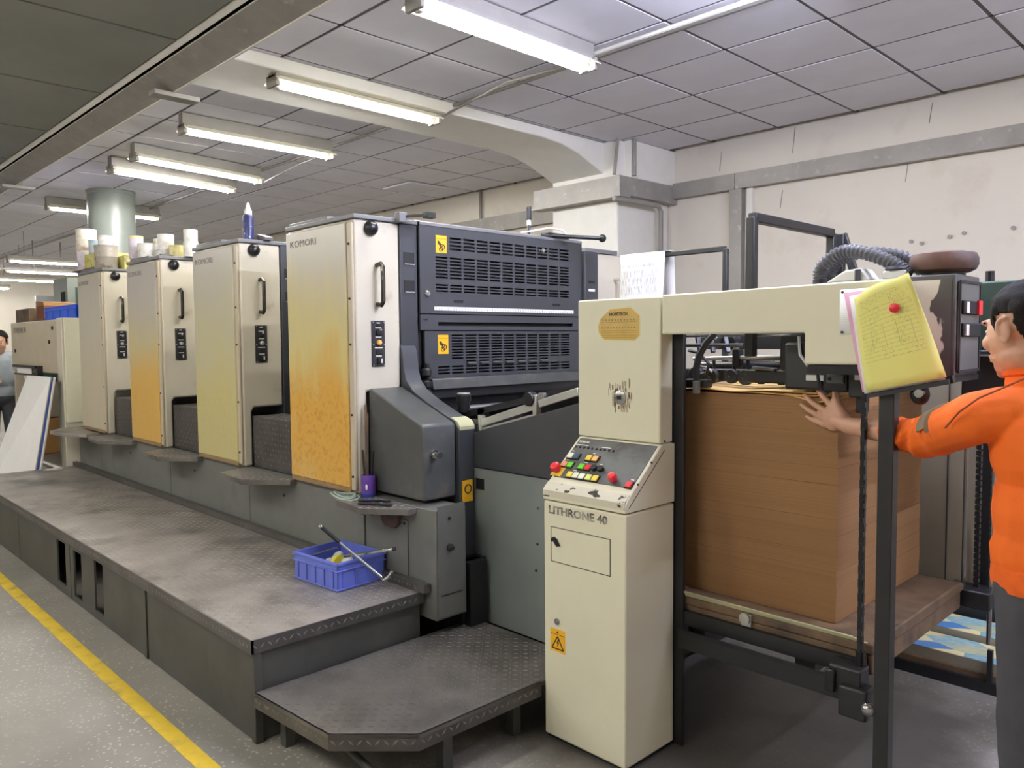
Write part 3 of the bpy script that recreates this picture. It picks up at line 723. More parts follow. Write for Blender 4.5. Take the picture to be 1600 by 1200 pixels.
b.go('scale_marks', 'ink', sc, kind='stuff')
for (y0, y1, z0, z1) in ((2.58, 2.652, 1.97, 2.06), (2.585, 2.655, 1.445, 1.545)):
    l_ = M().box(gx, gx+.0015, y0, y1, z0, z1).go('hand_warning_label', 'warn', gd)
    c = ((y0+y1)/2, (z0+z1)/2 - .008); b = M()
    b.prism([(c[0]-.026, c[1]+.022), (c[0]-.018, c[1]+.026), (c[0]+.004, c[1]+.006), (c[0]-.004, c[1]-.004), (c[0]-.022, c[1]+.008)], 'x', gx+.0015, gx+.0022)
    b.tube([(gx+.002, c[0]+.008+.014*math.cos(a*.5236), c[1]-.006+.014*math.sin(a*.5236)) for a in range(13)], .0025, 5)
    b.tube([(gx+.002, c[0]-.002+.012*math.cos(a*.5236), c[1]-.018+.010*math.sin(a*.5236)) for a in range(13)], .0022, 5)
    b.bar((gx+.002, c[0]+.01, c[1]+.002), (gx+.002, c[0]-.004, c[1]-.014), .005, .001, (1,0,0))
    b.go('pictogram', 'ink', l_)
    M().panel('x', gx+.0015, gx+.002, y0+.002, y1-.002, z1-.018, z1-.0165, []).go('label_rule', 'ink', l_)
M().lathe([(.016, 0), (.017, .006), (.012, .012)], (gx, 2.49+.03, 1.757), 'x', 14).go('lock_button', 'steel', gd)
for y in (2.73, 3.5): M().prism([(y-.03, 1.715), (y+.03, 1.715), (y+.035, 1.722), (y+.03, 1.729), (y-.03, 1.729), (y-.035, 1.722)], 'x', gx-.001, gx+.001).go('finger_slot', 'void', gd)
for y in (2.50, 2.515): M().cyl((gx, y, 1.625), (gx+.003, y, 1.625), .005, 8).go('screw', 'ink', gd)
M().lathe([(.008, 0), (.008, .02), (.012, .022), (.012, .03)], (gx, 3.36, 2.035), 'x', 10).go('latch', 'chrome', gd)
M().box(gx-.02, gx+.02, 3.742, 3.868, 1.0, 2.06).go('side_post', 'guard', gd, bevel=.003)
for z, m_ in ((1.82, 'paper'), (1.87, 'void'), (1.72, 'void')): M().box(gx+.02, gx+.022, 3.775, 3.835, z-.008, z+.008).go('post_slot', m_, gd)
# dark side column by the guard flaring down to the infeed
sf = thing('infeed_housing', 'dark sloping infeed housing with a chipped pale corner beside the rusty panel', 'machine housing', (-3.0, 2.25, .77))
M().prism([(-3.215, .79), (-3.215, 1.285), (-3.19, 1.285), (-2.80, 1.135), (-2.79, 1.12), (-2.79, .79)], 'y', 2.162, 2.352).go('housing', 'block', sf, bevel=.008)
cv = [(-3.218, 1.5), (-3.198, 1.45), (-3.19, 1.38), (-3.17, 1.32), (-3.12, 1.27), (-3.0, 1.215), (-2.80, 1.14), (-2.77, 1.10), (-2.77, .5), (-3.218, .5)]
M().prism(cv, 'y', 2.356, 2.45).go('side_plate', 'guard', sf, bevel=.003)
M().prism([(-2.83, 1.1545), (-2.785, 1.138), (-2.768, 1.115), (-2.768, 1.098), (-2.795, 1.132), (-2.83, 1.148)], 'y', 2.36, 2.4515).go('chipped_edge', 'palechip', sf)
M().lathe([(.02, 0), (.02, .012), (.011, .014), (.011, .04), (.014, .042), (.014, .05)], (-2.79, 2.22, 1.0), 'x', 14).go('latch_knob', 'chrome', sf)
M().box(-2.77, -2.762, 2.37, 2.43, .76, .86).go('warning_label', 'warn', sf)
M().tube([(-2.76, 2.40+.02*math.cos(a*.5236), .82+.02*math.sin(a*.5236)) for a in range(13)], .003, 5).go('pictogram', 'ink', sf)
# feed table between press and feeder
ft = thing('feed_table', 'dark feed table with sloped side guard and grey door below', 'feed table', (-2.4, 2.6, 0))
M().prism([(-2.842, .918), (-2.842, 1.062), (-2.032, 1.276), (-2.032, .918)], 'y', 2.45, 2.462).go('side_guard', 'guard', ft, bevel=.002)
M().panel('y', 2.452, 2.464, -2.83, -2.03, .19, .912, [(-2.775, -2.705, .81, .865)]).go('door_panel', 'infeed', ft, smooth=False)
M().box(-2.78, -2.70, 2.464, 2.50, .805, .87).go('door_recess', 'void', ft)
b = M()
for x, z in ((-2.36, .62), (-2.37, .50), (-2.355, .78), (-2.2, .86)): b.cyl((x, 2.449, z), (x, 2.453, z), .006, 8)
b.go('screw', 'ink', ft)
M().box(-2.69, -2.04, 2.50, 3.7, .02, .9).go('table_base', 'black', ft)
M().hexa([(-3.12, 2.5, 1.09), (-1.9, 2.5, 1.355), (-1.9, 3.7, 1.355), (-3.12, 3.7, 1.09), (-3.12, 2.5, 1.12), (-1.9, 2.5, 1.385), (-1.9, 3.7, 1.385), (-3.12, 3.7, 1.12)]).go('feed_board', 'dark', ft)
M().hexa([(-3.05, 3.66, 1.10), (-1.9, 3.66, 1.35), (-1.9, 3.70, 1.35), (-3.05, 3.70, 1.10), (-3.05, 3.66, 1.17), (-1.9, 3.66, 1.43), (-1.9, 3.70, 1.43), (-3.05, 3.70, 1.17)]).go('side_rail', 'guard', ft)
ar = M().bar((-2.745, 2.485, 1.125), (-2.40, 2.485, 1.225), .028, .036).bar((-2.37, 2.485, 1.235), (-2.14, 2.485, 1.30), .026, .034).go('swing_arm', 'alu', ft, bevel=.003)
M().lathe([(.03, -.02), (.032, -.015), (.032, .015), (.03, .02)], (-2.42, 2.475, 1.255), 'y', 16).go('pivot_knob', 'dark', ar)
M().lathe([(.024, 0), (.024, .03), (.016, .035)], (-2.36, 2.475, 1.262), 'y', 14).go('pivot_nut', 'steel', ar)
M().box(-2.40, -2.378, 2.465, 2.50, 1.175, 1.275).go('arm_bracket', 'alu', ar, bevel=.003)
M().cyl((-2.755, 2.485, 1.09), (-2.755, 2.485, 1.16), .018, 12).go('arm_hinge', 'alu', ar)
M().bar((-2.73, 2.48, 1.10), (-2.40, 2.48, 1.185), .02, .008).go('tie_bar', 'alu', ft)
M().bar((-2.13, 2.49, 1.295), (-1.99, 2.49, 1.33), .04, .05).go('arm_tail', 'guard', ft)
M().lathe([(.028, 0), (.03, .01), (.03, .05), (.036, .06), (.036, .085), (.03, .092)], (-2.90, 2.5, 1.165), 'z', 16).go('adjusting_knob', 'dark', ft)
M().lathe([(.033, 0), (.03, .004)], (-2.90, 2.5, 1.256), 'z', 16).go('knob_cap', 'alu', ft)
M().box(-2.80, -2.755, 2.5, 2.535, 1.12, 1.19).go('stop_block', 'dark', ft); M().box(-2.85, -2.75, 2.49, 2.53, 1.115, 1.135).go('stop_foot', 'alu', ft)
for i, y in enumerate((2.6, 2.75, 3.0, 3.3)):
    M().cyl((-3.05, y, 1.14), (-2.95, y, 1.16), .012, 8).go('tape_guide', 'steel', ft)
M().cyl((-2.92, 2.52, 1.18), (-2.92, 3.68, 1.18), .016, 10).go('feed_roller', 'steel', ft)
M().cyl((-2.55, 2.52, 1.235), (-2.55, 3.68, 1.235), .01, 8).go('feed_roller', 'alu', ft)
b = M()
for z in (1.22, 1.27, 1.33): b.lathe([(.02, 0), (.028, .01), (.028, .035), (.02, .045)], (-3.17, 2.485, z), 'z', 10)
b.cyl((-3.18, 2.5, 1.12), (-3.18, 2.5, 1.40), .012, 8)
b.go('gear_stack', 'dark', ft)
# tools on the press top
t = thing('air_gun', 'black handled air gun standing on top of the louvred guard', 'tool', (-3.3, 3.3, 2.13))
M().cyl((-3.28, 3.35, 2.135), (-3.28, 3.35, 2.19), .009, 8).go('barrel', 'dark', t); M().cyl((-3.28, 3.35, 2.19), (-3.28, 3.35, 2.22), .013, 8).go('collar', 'paper', t); M().cyl((-3.28, 3.35, 2.22), (-3.28, 3.35, 2.30), .017, 10).go('grip', 'rubber', t, bevel=.003)
t = thing('pivot_handle', 'knobbed pivot rod with a pale cable on the far guard corner', 'handle', (-3.2, 3.6, 2.12))
M().cyl((-3.25, 3.42, 2.135), (-3.005, 3.685, 2.115), .012, 8).go('rod', 'dark', t); M().ell((-3.0, 3.69, 2.115), (.024, .024, .024)).go('knob', 'dark', t)
M().box(-3.27, -3.2, 3.45, 3.62, 2.118, 2.15).go('pivot_block', 'dark', t, bevel=.005)
M().tube([(-3.28, 3.28, 2.14), (-3.26, 3.38, 2.16), (-3.25, 3.5, 2.185), (-3.24, 3.6, 2.18), (-3.24, 3.64, 2.15)], .006, 6).go('cable', 'paper', t)
t = thing('latch_rod', 'small black latch rod on the cap of the rust-stained tower', 'latch', (-3.15, 2.38, 2.11))
M().bar((-3.19, 2.36, 2.13), (-3.08, 2.45, 2.135), .012).go('rod', 'black', t); M().box(-3.21, -3.17, 2.33, 2.38, 2.10, 2.15).go('block', 'cap', t, bevel=.004); M().box(-3.10, -3.06, 2.42, 2.47, 2.118, 2.145).go('tip', 'black', t)

# ================================================================== FEEDER
fd = thing('sheet_feeder', 'cream sheet feeder with push-button console and gantry over the board pile', 'feeder', (-1.83, 2.3, 0))
M().box(-2.02, -1.635, 2.133, 2.425, .012, .912).go('cabinet', 'cream2', fd, bevel=.006)
M().box(-2.01, -1.645, 2.145, 2.42, 0, .012).go('plinth', 'void', fd)
M().prism([(2.131, .917), (2.131, .952), (2.14, .962), (2.342, 1.135), (2.425, 1.135), (2.425, .917)], 'x', -2.022, -1.633).go('console_body', 'cream2', fd, bevel=.004)
M().prism([(2.129, .93), (2.129, .954), (2.139, .9645), (2.158, .9805), (2.16, .978), (2.135, .952), (2.135, .93)], 'x', -2.02, -1.636).go('console_edge', 'chip', fd)
B0 = Vector((-2.022, 2.140, .9625)); SX = Vector((.389, 0, 0)); ST = Vector((0, .202, .173)); NN = Vector((0, -ST.z, ST.y)).normalized()
def CP(s, t, h=0): return B0 + SX*s + ST*t + NN*h
STn = ST.normalized(); SL = ST.length
con = M().hexa([CP(.035,.2,-.004), CP(.97,.2,-.004), CP(.97,.965,-.004), CP(.035,.965,-.004), CP(.035,.2,.002), CP(.97,.2,.002), CP(.97,.965,.002), CP(.035,.965,.002)]).go('control_panel', 'console', fd)
def sq(s, t, m, w=.0125, name='push_button'):
    M().obox(CP(s,t,.003), (w+.003,0,0), STn*(w+.003), NN*.003).go('button_frame', 'void', con)
    M().obox(CP(s,t,.006), (w,0,0), STn*w, NN*.004).go(name, m, con, bevel=.002)
for s, m_ in ((.075,'wbut'), (.15,'bbut'), (.31,'ybut'), (.388,'obut')): sq(s, .6, m_)
for s, m_ in ((.07,'sbut'), (.143,'green'), (.29,'green'), (.367,'red')): sq(s, .43, m_)
for s, m_ in ((.215,'ybut'), (.29,'wbut'), (.367,'wbut'), (.45,'lgbut'), (.53,'ybut')): sq(s, .262, m_)
sq(.93, .245, 'red')
for s in (.452, .53):
    b = M(); b.cyl(CP(s,.43,0), CP(s,.43,.016), .0125, 14); b.go('rotary_knob', 'void', con)
for i in range(10): M().cyl(CP(.06+.052*i,.785,.001), CP(.06+.052*i,.785,.005), .0048, 10).go('indicator_lamp', 'void', con)
def mush(s, t, r=.021):
    b = M(); b.tube([CP(s,t,0), CP(s,t,.012), CP(s,t,.013), CP(s,t,.02), CP(s,t,.032), CP(s,t,.036)], [r*.7, r*.7, r, r*1.05, r*.9, r*.5], 18); b.go('emergency_stop', 'red', con)
M().obox(CP(.045,.3,.003), (.026,0,0), STn*.024, NN*.001).go('stop_plate', 'ybut', con)
mush(.03, .31, .02); mush(.742, .285, .0165)
text('KOMORI', .013, CP(.055,.875,.003), FX, STn, 'white', con, bold=.0004)
b = M()
for s, t, w in ((.12,.83,.16), (.42,.83,.12), (.06,.70,.03), (.33,.70,.03), (.30,.52,.05), (.07,.52,.03), (.24,.35,.05), (.49,.52,.03), (.93,.34,.035)): b.obox(CP(s,t,.0026), (w*.389/2,0,0), STn*.0016, NN*.0004)
b.go('legend', 'white', con, kind='stuff')
text('LITHRONE 40', .0415, (-1.995, 2.1318, .868), FX, FZ, 'wornink', fd, xs=1.12, bold=.0012, label='half-worn black lettering')
# column, gantry beam
M().box(-2.03, -1.642, 2.345, 2.425, 1.137, 1.668).go('column', 'cream2', fd, bevel=.006)
M().box(-2.028, -1.60, 2.43, 2.448, 0, 1.66).go('column_frame', 'black', fd, bevel=.003)
M().prism([(-1.636, 1.532), (-1.636, 1.672), (-.83, 1.683), (-.83, 1.436), (-1.108, 1.434), (-1.108, 1.532)], 'y', 2.345, 2.425).go('gantry_beam', 'cream2', fd, bevel=.006)
M().box(-1.10, -.8, 2.35, 2.43, 1.405, 1.432).go('beam_underframe', 'dark', fd)
# round torn sticker
pg = [(-1.925, 1.565), (-1.915, 1.592), (-1.868, 1.628), (-1.775, 1.632), (-1.735, 1.602), (-1.733, 1.53), (-1.755, 1.513), (-1.895, 1.515), (-1.922, 1.54)]
M().prism([(x+(x+1.828)*.05, z+(z-1.573)*.07) for x, z in pg], 'y', 2.3440, 2.3447).go('sticker_backing', 'goldedge', fd)
sk = M().prism(pg, 'y', 2.3430, 2.3441).go('sticker', 'gold', fd)
text('HOFETECH', .017, (-1.872, 2.3426, 1.604), FX, FZ, 'rust', sk, bold=.0006)
b = M(); b2 = M()
for i in range(11): b.box(-1.905+.0145*i, -1.899+.0145*i, 2.3424, 2.3431, 1.585, 1.591)
for i in range(12): b.box(-1.908+.0138*i, -1.903+.0138*i, 2.3424, 2.3431, 1.556, 1.562)
for z in (1.579, 1.547, 1.540, 1.530, 1.522): b2.box(-1.91, -1.745, 2.3424, 2.3431, z, z+.0018)
b.go('sticker_print', 'fadedink', sk, kind='stuff'); b2.go('sticker_rule', 'goldline', sk, kind='stuff')
# lock with scuffed patch
b = M(); rr = random.Random(3)
for i in range(46):
    x = -1.88+.115*rr.random(); z = 1.255+.1*rr.random(); h = .012+.03*rr.random()
    b.box(x, x+.0012+.002*rr.random(), 2.3443, 2.3452, z-h/2, z+h/2)
b.go('scuff_marks', 'brownrail', fd, kind='stuff')
b = M()
for i in range(12):
    x = -1.86+.085*rr.random(); z = 1.24+.1*rr.random(); h = .004+.016*rr.random()
    b.box(x, x+.002+.003*rr.random(), 2.3438, 2.3452, z-h/2, z+h/2)
b.go('scuff_specks', 'rust', fd, kind='stuff')
lk = M().lathe([(.026, 0), (.026, -.006), (.018, -.009)], (-1.82, 2.345, 1.297), 'y', 18).go('lock_plate', 'steel', fd)
M().box(-1.828, -1.812, 2.332, 2.337, 1.291, 1.306).go('lock_core', 'void', lk)
# cabinet door and marks
M().panel('y', 2.1322, 2.1334, -1.984, -1.70, .686, .819, [(-1.9815, -1.7025, .6885, .8165)]).go('door_gap', 'ink', fd)
dr = M().box(-1.980, -1.704, 2.1315, 2.134, .690, .815).go('door', 'cream2', fd)
M().prism([(-1.976, .775), (-1.965, .782), (-1.95, .775), (-1.935, .752), (-1.95, .748), (-1.965, .765), (-1.976, .762)], 'y', 2.124, 2.132).go('door_latch', 'dark', dr)
M().lathe([(.012, 0), (.012, -.006), (.006, -.006), (.006, -.01)], (-1.953, 2.133, .462), 'y', 14).go('key_switch', 'steel', fd)
wl = M().box(-1.988, -1.914, 2.1318, 2.133, .345, .432).go('warning_label', 'warn', fd)
b = M(); T3 = [(-1.951, .405), (-1.922, .357), (-1.98, .357)]
for i in range(3):
    p, q = T3[i], T3[(i+1)%3]; b.bar((p[0], 2.1312, p[1]), (q[0], 2.1312, q[1]), .0045, .0008, (0,1,0))
b.prism([(-1.949, .394), (-1.957, .378), (-1.951, .379), (-1.954, .364), (-1.944, .381), (-1.95, .381), (-1.944, .392)], 'y', 2.1308, 2.1317)
b.bar((-1.986, 2.1314, .412), (-1.916, 2.1314, .412), .0015, .0006, (0,1,0)); b.prism([(-1.951, .426), (-1.945, .417), (-1.957, .417)], 'y', 2.131, 2.1317)
b.go('voltage_symbol', 'ink', wl)
b = M()
for y in (2.20, 2.28, 2.36): b.cyl((-1.6345, y, .96+(y-2.14)*.85), (-1.630, y, .96+(y-2.14)*.85), .004, 8)
b.go('side_screws', 'ink', fd)
M().bar((-1.6325, 2.15, .935), (-1.6325, 2.36, 1.115), .002, .002).go('side_seam', 'ink', fd)
# paper notice on the beam
nt = sheet('notice_plate', MT['notice'], fd, [(-.998, 2.3425, 1.524), (-.82, 2.3425, 1.528), (-.82, 2.3425, 1.662), (-.998, 2.3425, 1.658)], label='white printed notice screwed to the beam')
for z in (1.532, 1.65): M().cyl((-.99, 2.339, z), (-.99, 2.343, z), .004, 8).go('screw', 'ink', nt)
# square post, hoist chain, lift bracket and lower rail
M().box(-.885, -.842, 2.352, 2.395, 0, 1.42).go('post', 'black', fd, bevel=.002)
b = M(); z = .52
while z < 1.40:
    i = int(round((z-.52)/.022))
    if i % 2: b.box(-.960, -.944, 2.413, 2.427, z-.013, z+.013)
    else: b.box(-.9575, -.9465, 2.409, 2.431, z-.015, z+.015)
    z += .022
b.go('hoist_chain', 'dark', fd, kind='stuff')
M().box(-1.60, -.99, 2.40, 2.42, .385, .45).go('lower_rail', 'black', fd, bevel=.002)
M().box(-1.60, -.985, 2.392, 2.402, .446, .458).go('rail_lip', 'dark', fd)
M().box(-1.03, -.93, 2.37, 2.44, .42, .505).go('lift_bracket', 'black', fd, bevel=.006)
M().box(-.99, -.905, 2.35, 2.42, .36, .455).go('lift_block', 'black', fd, bevel=.006)
M().box(-1.035, -1.005, 2.355, 2.37, .42, .49).go('bracket_fork', 'dark', fd, bevel=.004)
M().ell((-.90, 2.355, .405), (.022, .02, .022)).go('lift_ball', 'steel', fd)
M().cyl((-.952, 2.42, .50), (-.952, 2.42, .55), .014, 10).go('chain_anchor', 'dark', fd)
# far side frame seen past the pile
M().box(-1.75, -.93, 3.50, 3.56, .47, 1.37).go('far_panel', 'beige', fd, smooth=False)
M().box(-1.04, -1.036, 3.496, 3.50, .47, 1.37).go('far_panel_seam', 'ink', fd)
M().box(-.93, -.88, 3.50, 3.56, .47, 1.42).go('far_post', 'black', fd)
M().cyl((-.955, 3.44, .5), (-.955, 3.44, 1.4), .008, 8).go('far_rod', 'steel', fd); M().cyl((-.865, 3.46, .3), (-.865, 3.46, 1.4), .009, 8).go('far_rod', 'steel', fd)
b = M(); z = .5
while z < 1.38: b.box(-.915, -.897, 3.42, 3.44, z, z+.018); z += .024
b.go('far_chain', 'dark', fd, kind='stuff')
M().box(-1.7, -.98, 3.44, 3.5, .44, .50).go('far_lower_rail', 'black', fd); M().box(-1.0, -.84, 3.36, 3.48, .46, .53).go('far_lift_bracket', 'black', fd, bevel=.006)
M().box(-.9, -.85, 2.46, 3.5, 1.37, 1.40).go('end_cross_rail', 'black', fd)
# sheet separating head under the beam
sh = thing('suction_head', 'black suction head with rollers and rods hanging over the board pile', 'feeder head', (-1.4, 2.75, 1.34))
def part(b, n, m, **k): return b.go(n, m, sh, **k)
part(M().box(-1.86, -1.12, 2.95, 3.02, 1.47, 1.54), 'cross_beam', 'black', bevel=.004)
part(M().box(-1.32, -1.15, 2.6, 2.95, 1.40, 1.53), 'head_housing', 'dark', bevel=.01)
part(M().box(-1.25, -1.12, 2.5, 2.64, 1.345, 1.50), 'head_side', 'black', bevel=.008)
part(M().cyl((-1.73, 2.70, 1.436), (-1.24, 2.70, 1.45), .0085, 10), 'guide_rod', 'alu')
part(M().cyl((-1.8, 2.62, 1.525), (-1.1, 2.62, 1.53), .006, 8), 'guide_rod', 'steel')
part(M().cyl((-1.8, 3.1, 1.43), (-1.1, 3.1, 1.43), .012, 8), 'guide_rod', 'dark')
br = part(M().box(-1.553, -1.523, 2.685, 2.72, 1.405, 1.475), 'rod_clamp', 'black', bevel=.003)
M().cyl((-1.538, 2.70, 1.475), (-1.538, 2.70, 1.50), .008, 8).go('clamp_screw', 'steel', br)
part(M().tube([(-1.545, 2.69, 1.41), (-1.555, 2.69, 1.39), (-1.55, 2.69, 1.36)], .005, 6), 'finger', 'dark')
for x, z, r, n_ in ((-1.70, 1.372, .034, 'drive_wheel'), (-1.632, 1.37, .03, 'drive_wheel'), (-1.545, 1.372, .028, 'drive_wheel'), (-1.487, 1.37, .030, 'drive_wheel')):
    w = part(M().lathe([(r*.9, 0), (r, .004), (r, .018), (r*.9, .022)], (x, 2.66, z), 'y', 20), n_, 'rubber')
    M().lathe([(.008, 0), (.007, -.006)], (x, 2.66, z), 'y', 10).go('hub', 'chrome', w)
    M().bar((x, 2.69, z), (x-.02, 2.72, 1.44), .012, .02).go('wheel_arm', 'dark', w)
part(M().box(-1.47, -1.28, 2.64, 2.72, 1.352, 1.40), 'sucker_bar', 'dark', bevel=.006)
part(M().bar((-1.44, 2.64, 1.408), (-1.35, 2.64, 1.402), .03, .012), 'sucker_link', 'block', bevel=.004)
part(M().box(-1.80, -1.2, 2.74, 2.78, 1.35, 1.395), 'sucker_rail', 'black', bevel=.004)
part(M().tube([(-1.545, 2.55, 1.535), (-1.575, 2.54, 1.50), (-1.60, 2.53, 1.45), (-1.612, 2.53, 1.40), (-1.608, 2.53, 1.355)], .013, 8), 'air_hose', 'rubber')
part(M().tube([(-1.69, 2.6, 1.47), (-1.64, 2.6, 1.46), (-1.60, 2.6, 1.42), (-1.61, 2.6, 1.385), (-1.66, 2.6, 1.375)], .006, 6), 'air_tube', 'rubber')
part(M().tube([(-1.66, 2.62, 1.41), (-1.62, 2.62, 1.405), (-1.60, 2.62, 1.39)], .005, 6), 'air_tube', 'alu')
for i, x in enumerate((-1.78, -1.72, -1.655)): part(M().bar((x, 2.8, 1.535), (x+.03, 2.78, 1.46), .016), 'lever', 'dark')
part(M().lathe([(.035, 0), (.035, .05), (.02, .055)], (-1.64, 2.8, 1.50), 'y', 14), 'valve_drum', 'dark', bevel=.003)
part(M().bar((-1.60, 2.6, 1.545), (-1.57, 2.6, 1.515), .01), 'lever', 'alu')
part(M().box(-1.74, -1.69, 2.51, 2.56, 1.33, 1.36), 'side_gauge', 'black', bevel=.004)
part(M().box(-1.60, -1.58, 2.49, 2.51, 1.315, 1.36), 'gauge_plate', 'alu')
part(M().box(-1.66, -1.56, 2.52, 2.56, 1.335, 1.365), 'hose_foot', 'black', bevel=.004)
part(M().cyl((-1.80, 2.86, 1.40), (-1.15, 2.86, 1.41), .02, 12), 'feed_roller', 'dark')
part(M().cyl((-1.80, 2.64, 1.49), (-1.48, 2.64, 1.49), .007, 8), 'guide_rod', 'steel')
for x in (-1.44, -1.36): part(M().lathe([(.012, 0), (.02, .015), (.02, .03), (.012, .04)], (x, 2.70, 1.345), 'z', 12), 'sucker', 'rubber')
part(M().tube([(-1.20, 2.5, 1.52), (-1.19, 2.49, 1.46), (-1.16, 2.49, 1.42), (-1.12, 2.49, 1.40)], .0055, 6), 'air_tube', 'alu')
part(M().tube([(-1.115, 2.45, 1.50), (-1.12, 2.46, 1.42), (-1.115, 2.47, 1.36), (-1.09, 2.48, 1.335)], .006, 6), 'air_tube', 'rubber')
g = part(M().box(-1.10, -1.02, 2.46, 2.54, 1.345, 1.41), 'lift_gauge', 'dark', bevel=.006)
M().box(-1.085, -1.03, 2.452, 2.46, 1.37, 1.40).go('gauge_cover', 'block', g, bevel=.003)
M().cyl((-1.075, 2.448, 1.385), (-1.075, 2.455, 1.385), .005, 8).go('screw', 'void', g)
part(M().bar((-1.17, 2.5, 1.385), (-1.10, 2.5, 1.385), .018), 'gauge_pin', 'alu')
part(M().tube([(-1.06, 2.45, 1.425), (-1.0, 2.45, 1.425), (-.965, 2.45, 1.415)], .012, 8), 'air_coupling', 'dark')
part(M().box(-1.015, -.955, 2.45, 2.5, 1.33, 1.43), 'gauge_foot', 'black', bevel=.005)
part(M().box(-.99, -.965, 2.437, 2.449, 1.385, 1.42), 'gauge_tag', 'paper')
part(M().box(-1.0, -.975, 2.47, 2.52, 1.28, 1.335), 'front_stop', 'dark', bevel=.004)
# corrugated hoses on top of the beam
def hose(pts, r, label):
    P = [Vector(p) for p in pts]; path = []
    for i in range(len(P)-1):
        p0, p1, p2, p3 = P[max(i-1,0)], P[i], P[i+1], P[min(i+2,len(P)-1)]
        for j in range(24):
            t = j/24; path.append(.5*((2*p1)+(p2-p0)*t+(2*p0-5*p1+4*p2-p3)*t*t+(3*p1-p0-3*p2+p3)*t**3))
    path.append(P[-1]); rs = [r*(1.04 if i % 4 < 2 else .8) for i in range(len(path))]
    o = M().tube(path, rs, 12).go('corrugated_hose', 'hose', sharp=.5); return tag(o, label, 'hose', 'corrugated air hoses on the feeder')
hose([(-1.14, 2.52, 1.70), (-1.135, 2.52, 1.745), (-1.07, 2.52, 1.788), (-.985, 2.51, 1.775), (-.90, 2.5, 1.735), (-.86, 2.5, 1.70)], .021, 'thick ribbed air hose arching over the feeder beam, front one')
hose([(-1.15, 2.60, 1.70), (-1.145, 2.60, 1.73), (-1.10, 2.60, 1.775), (-1.02, 2.62, 1.79), (-.93, 2.66, 1.77), (-.88, 2.68, 1.72)], .019, 'ribbed air hose behind the thicker one on the feeder beam')
t = thing('hose_manifold', 'small pale manifold with hose sockets on top of the feeder beam', 'manifold', (-1.0, 2.55, 1.68))
M().cyl((-1.14, 2.52, 1.665), (-1.14, 2.52, 1.705), .023, 12).go('hose_socket', 'black', t); M().cyl((-1.15, 2.6, 1.665), (-1.15, 2.6, 1.705), .022, 12).go('hose_socket', 'black', t)
M().box(-1.12, -.86, 2.46, 2.62, 1.655, 1.69).go('manifold_body', 'alu', t, bevel=.01)
M().prism([(-1.10, 1.69), (-1.04, 1.725), (-.99, 1.73), (-.96, 1.69)], 'y', 2.47, 2.56).go('wing_cover', 'white', t, bevel=.006)
M().cyl((-.995, 2.46, 1.69), (-.995, 2.46, 1.725), .009, 10).go('thumb_screw', 'rust', t)
M().box(-.925, -.86, 2.47, 2.53, 1.69, 1.715).go('valve_block', 'alu', t, bevel=.004); M().lathe([(.03, 0), (.033, .006), (.028, .014)], (-.895, 2.5, 1.715), 'z', 14).go('valve_cap', 'rubber', t)
M().box(-1.3, -.86, 2.46, 2.75, 1.635, 1.655).go('manifold_base', 'black', t)
# switch box with peeling paint and a rusty round cover
sb = thing('switch_box', 'dark switch box with peeling white paint at the end of the feeder beam', 'control box', (-.78, 2.58, 1.4))
M().box(-.86, -.722, 2.47, 2.69, 1.402, 1.695).go('box', 'boxgrey', sb, bevel=.004)
M().box(-.845, -.732, 2.4675, 2.471, 1.405, 1.68).go('peeling_side', 'peel', sb)
pnl = M().box(-.722, -.716, 2.485, 2.675, 1.415, 1.675).go('switch_plate', 'panelgrey', sb, bevel=.002)
M().panel('x', -.7165, -.713, 2.482, 2.678, 1.412, 1.678, [(2.49, 2.67, 1.42, 1.67)]).go('plate_rim', 'ink', pnl)
for z in (1.60, 1.535):
    M().box(-.717, -.708, 2.50, 2.66, z-.02, z+.02).go('rocker_block', 'void', pnl, bevel=.003)
    M().box(-.709, -.705, 2.515, 2.54, z-.016, z+.016).go('rocker_key', 'white', pnl)
M().box(-.709, -.702, 2.62, 2.655, 1.58, 1.622).go('pilot_light', 'red', pnl)
M().box(-.86, -.722, 2.46, 2.70, 1.385, 1.402).go('box_shelf', 'black', sb)
cv_ = M().lathe([(.07, 0), (.086, .008), (.093, .022), (.093, .04), (.086, .056), (.06, .062)], (-.79, 2.58, 1.706), 'z', 28).go('round_cover', 'rust', sb)
M().cyl((-.79, 2.58, 1.69), (-.79, 2.58, 1.71), .06, 18).go('cover_neck', 'black', sb)
t = thing('far_drive_box', 'dark green drive box partly hidden behind the worker in orange', 'machine box', (-.7, 3.1, 1.4))
M().box(-.86, -.60, 3.0, 3.3, 1.47, 1.70).go('box', 'greenpaint', t, bevel=.006); M().box(-.84, -.55, 2.95, 3.3, 1.30, 1.47).go('lower_box', 'black', t, bevel=.006)
M().cyl((-.78, 3.02, 1.70), (-.78, 3.02, 1.735), .014, 10).go('cable_gland', 'dark', t); M().box(-.80, -.42, 2.93, 2.95, 1.45, 1.455).go('trim_strip', 'alu', t)
M().box(-.70, -.66, 3.22, 3.26, 0, 1.3).go('stand', 'black', t)
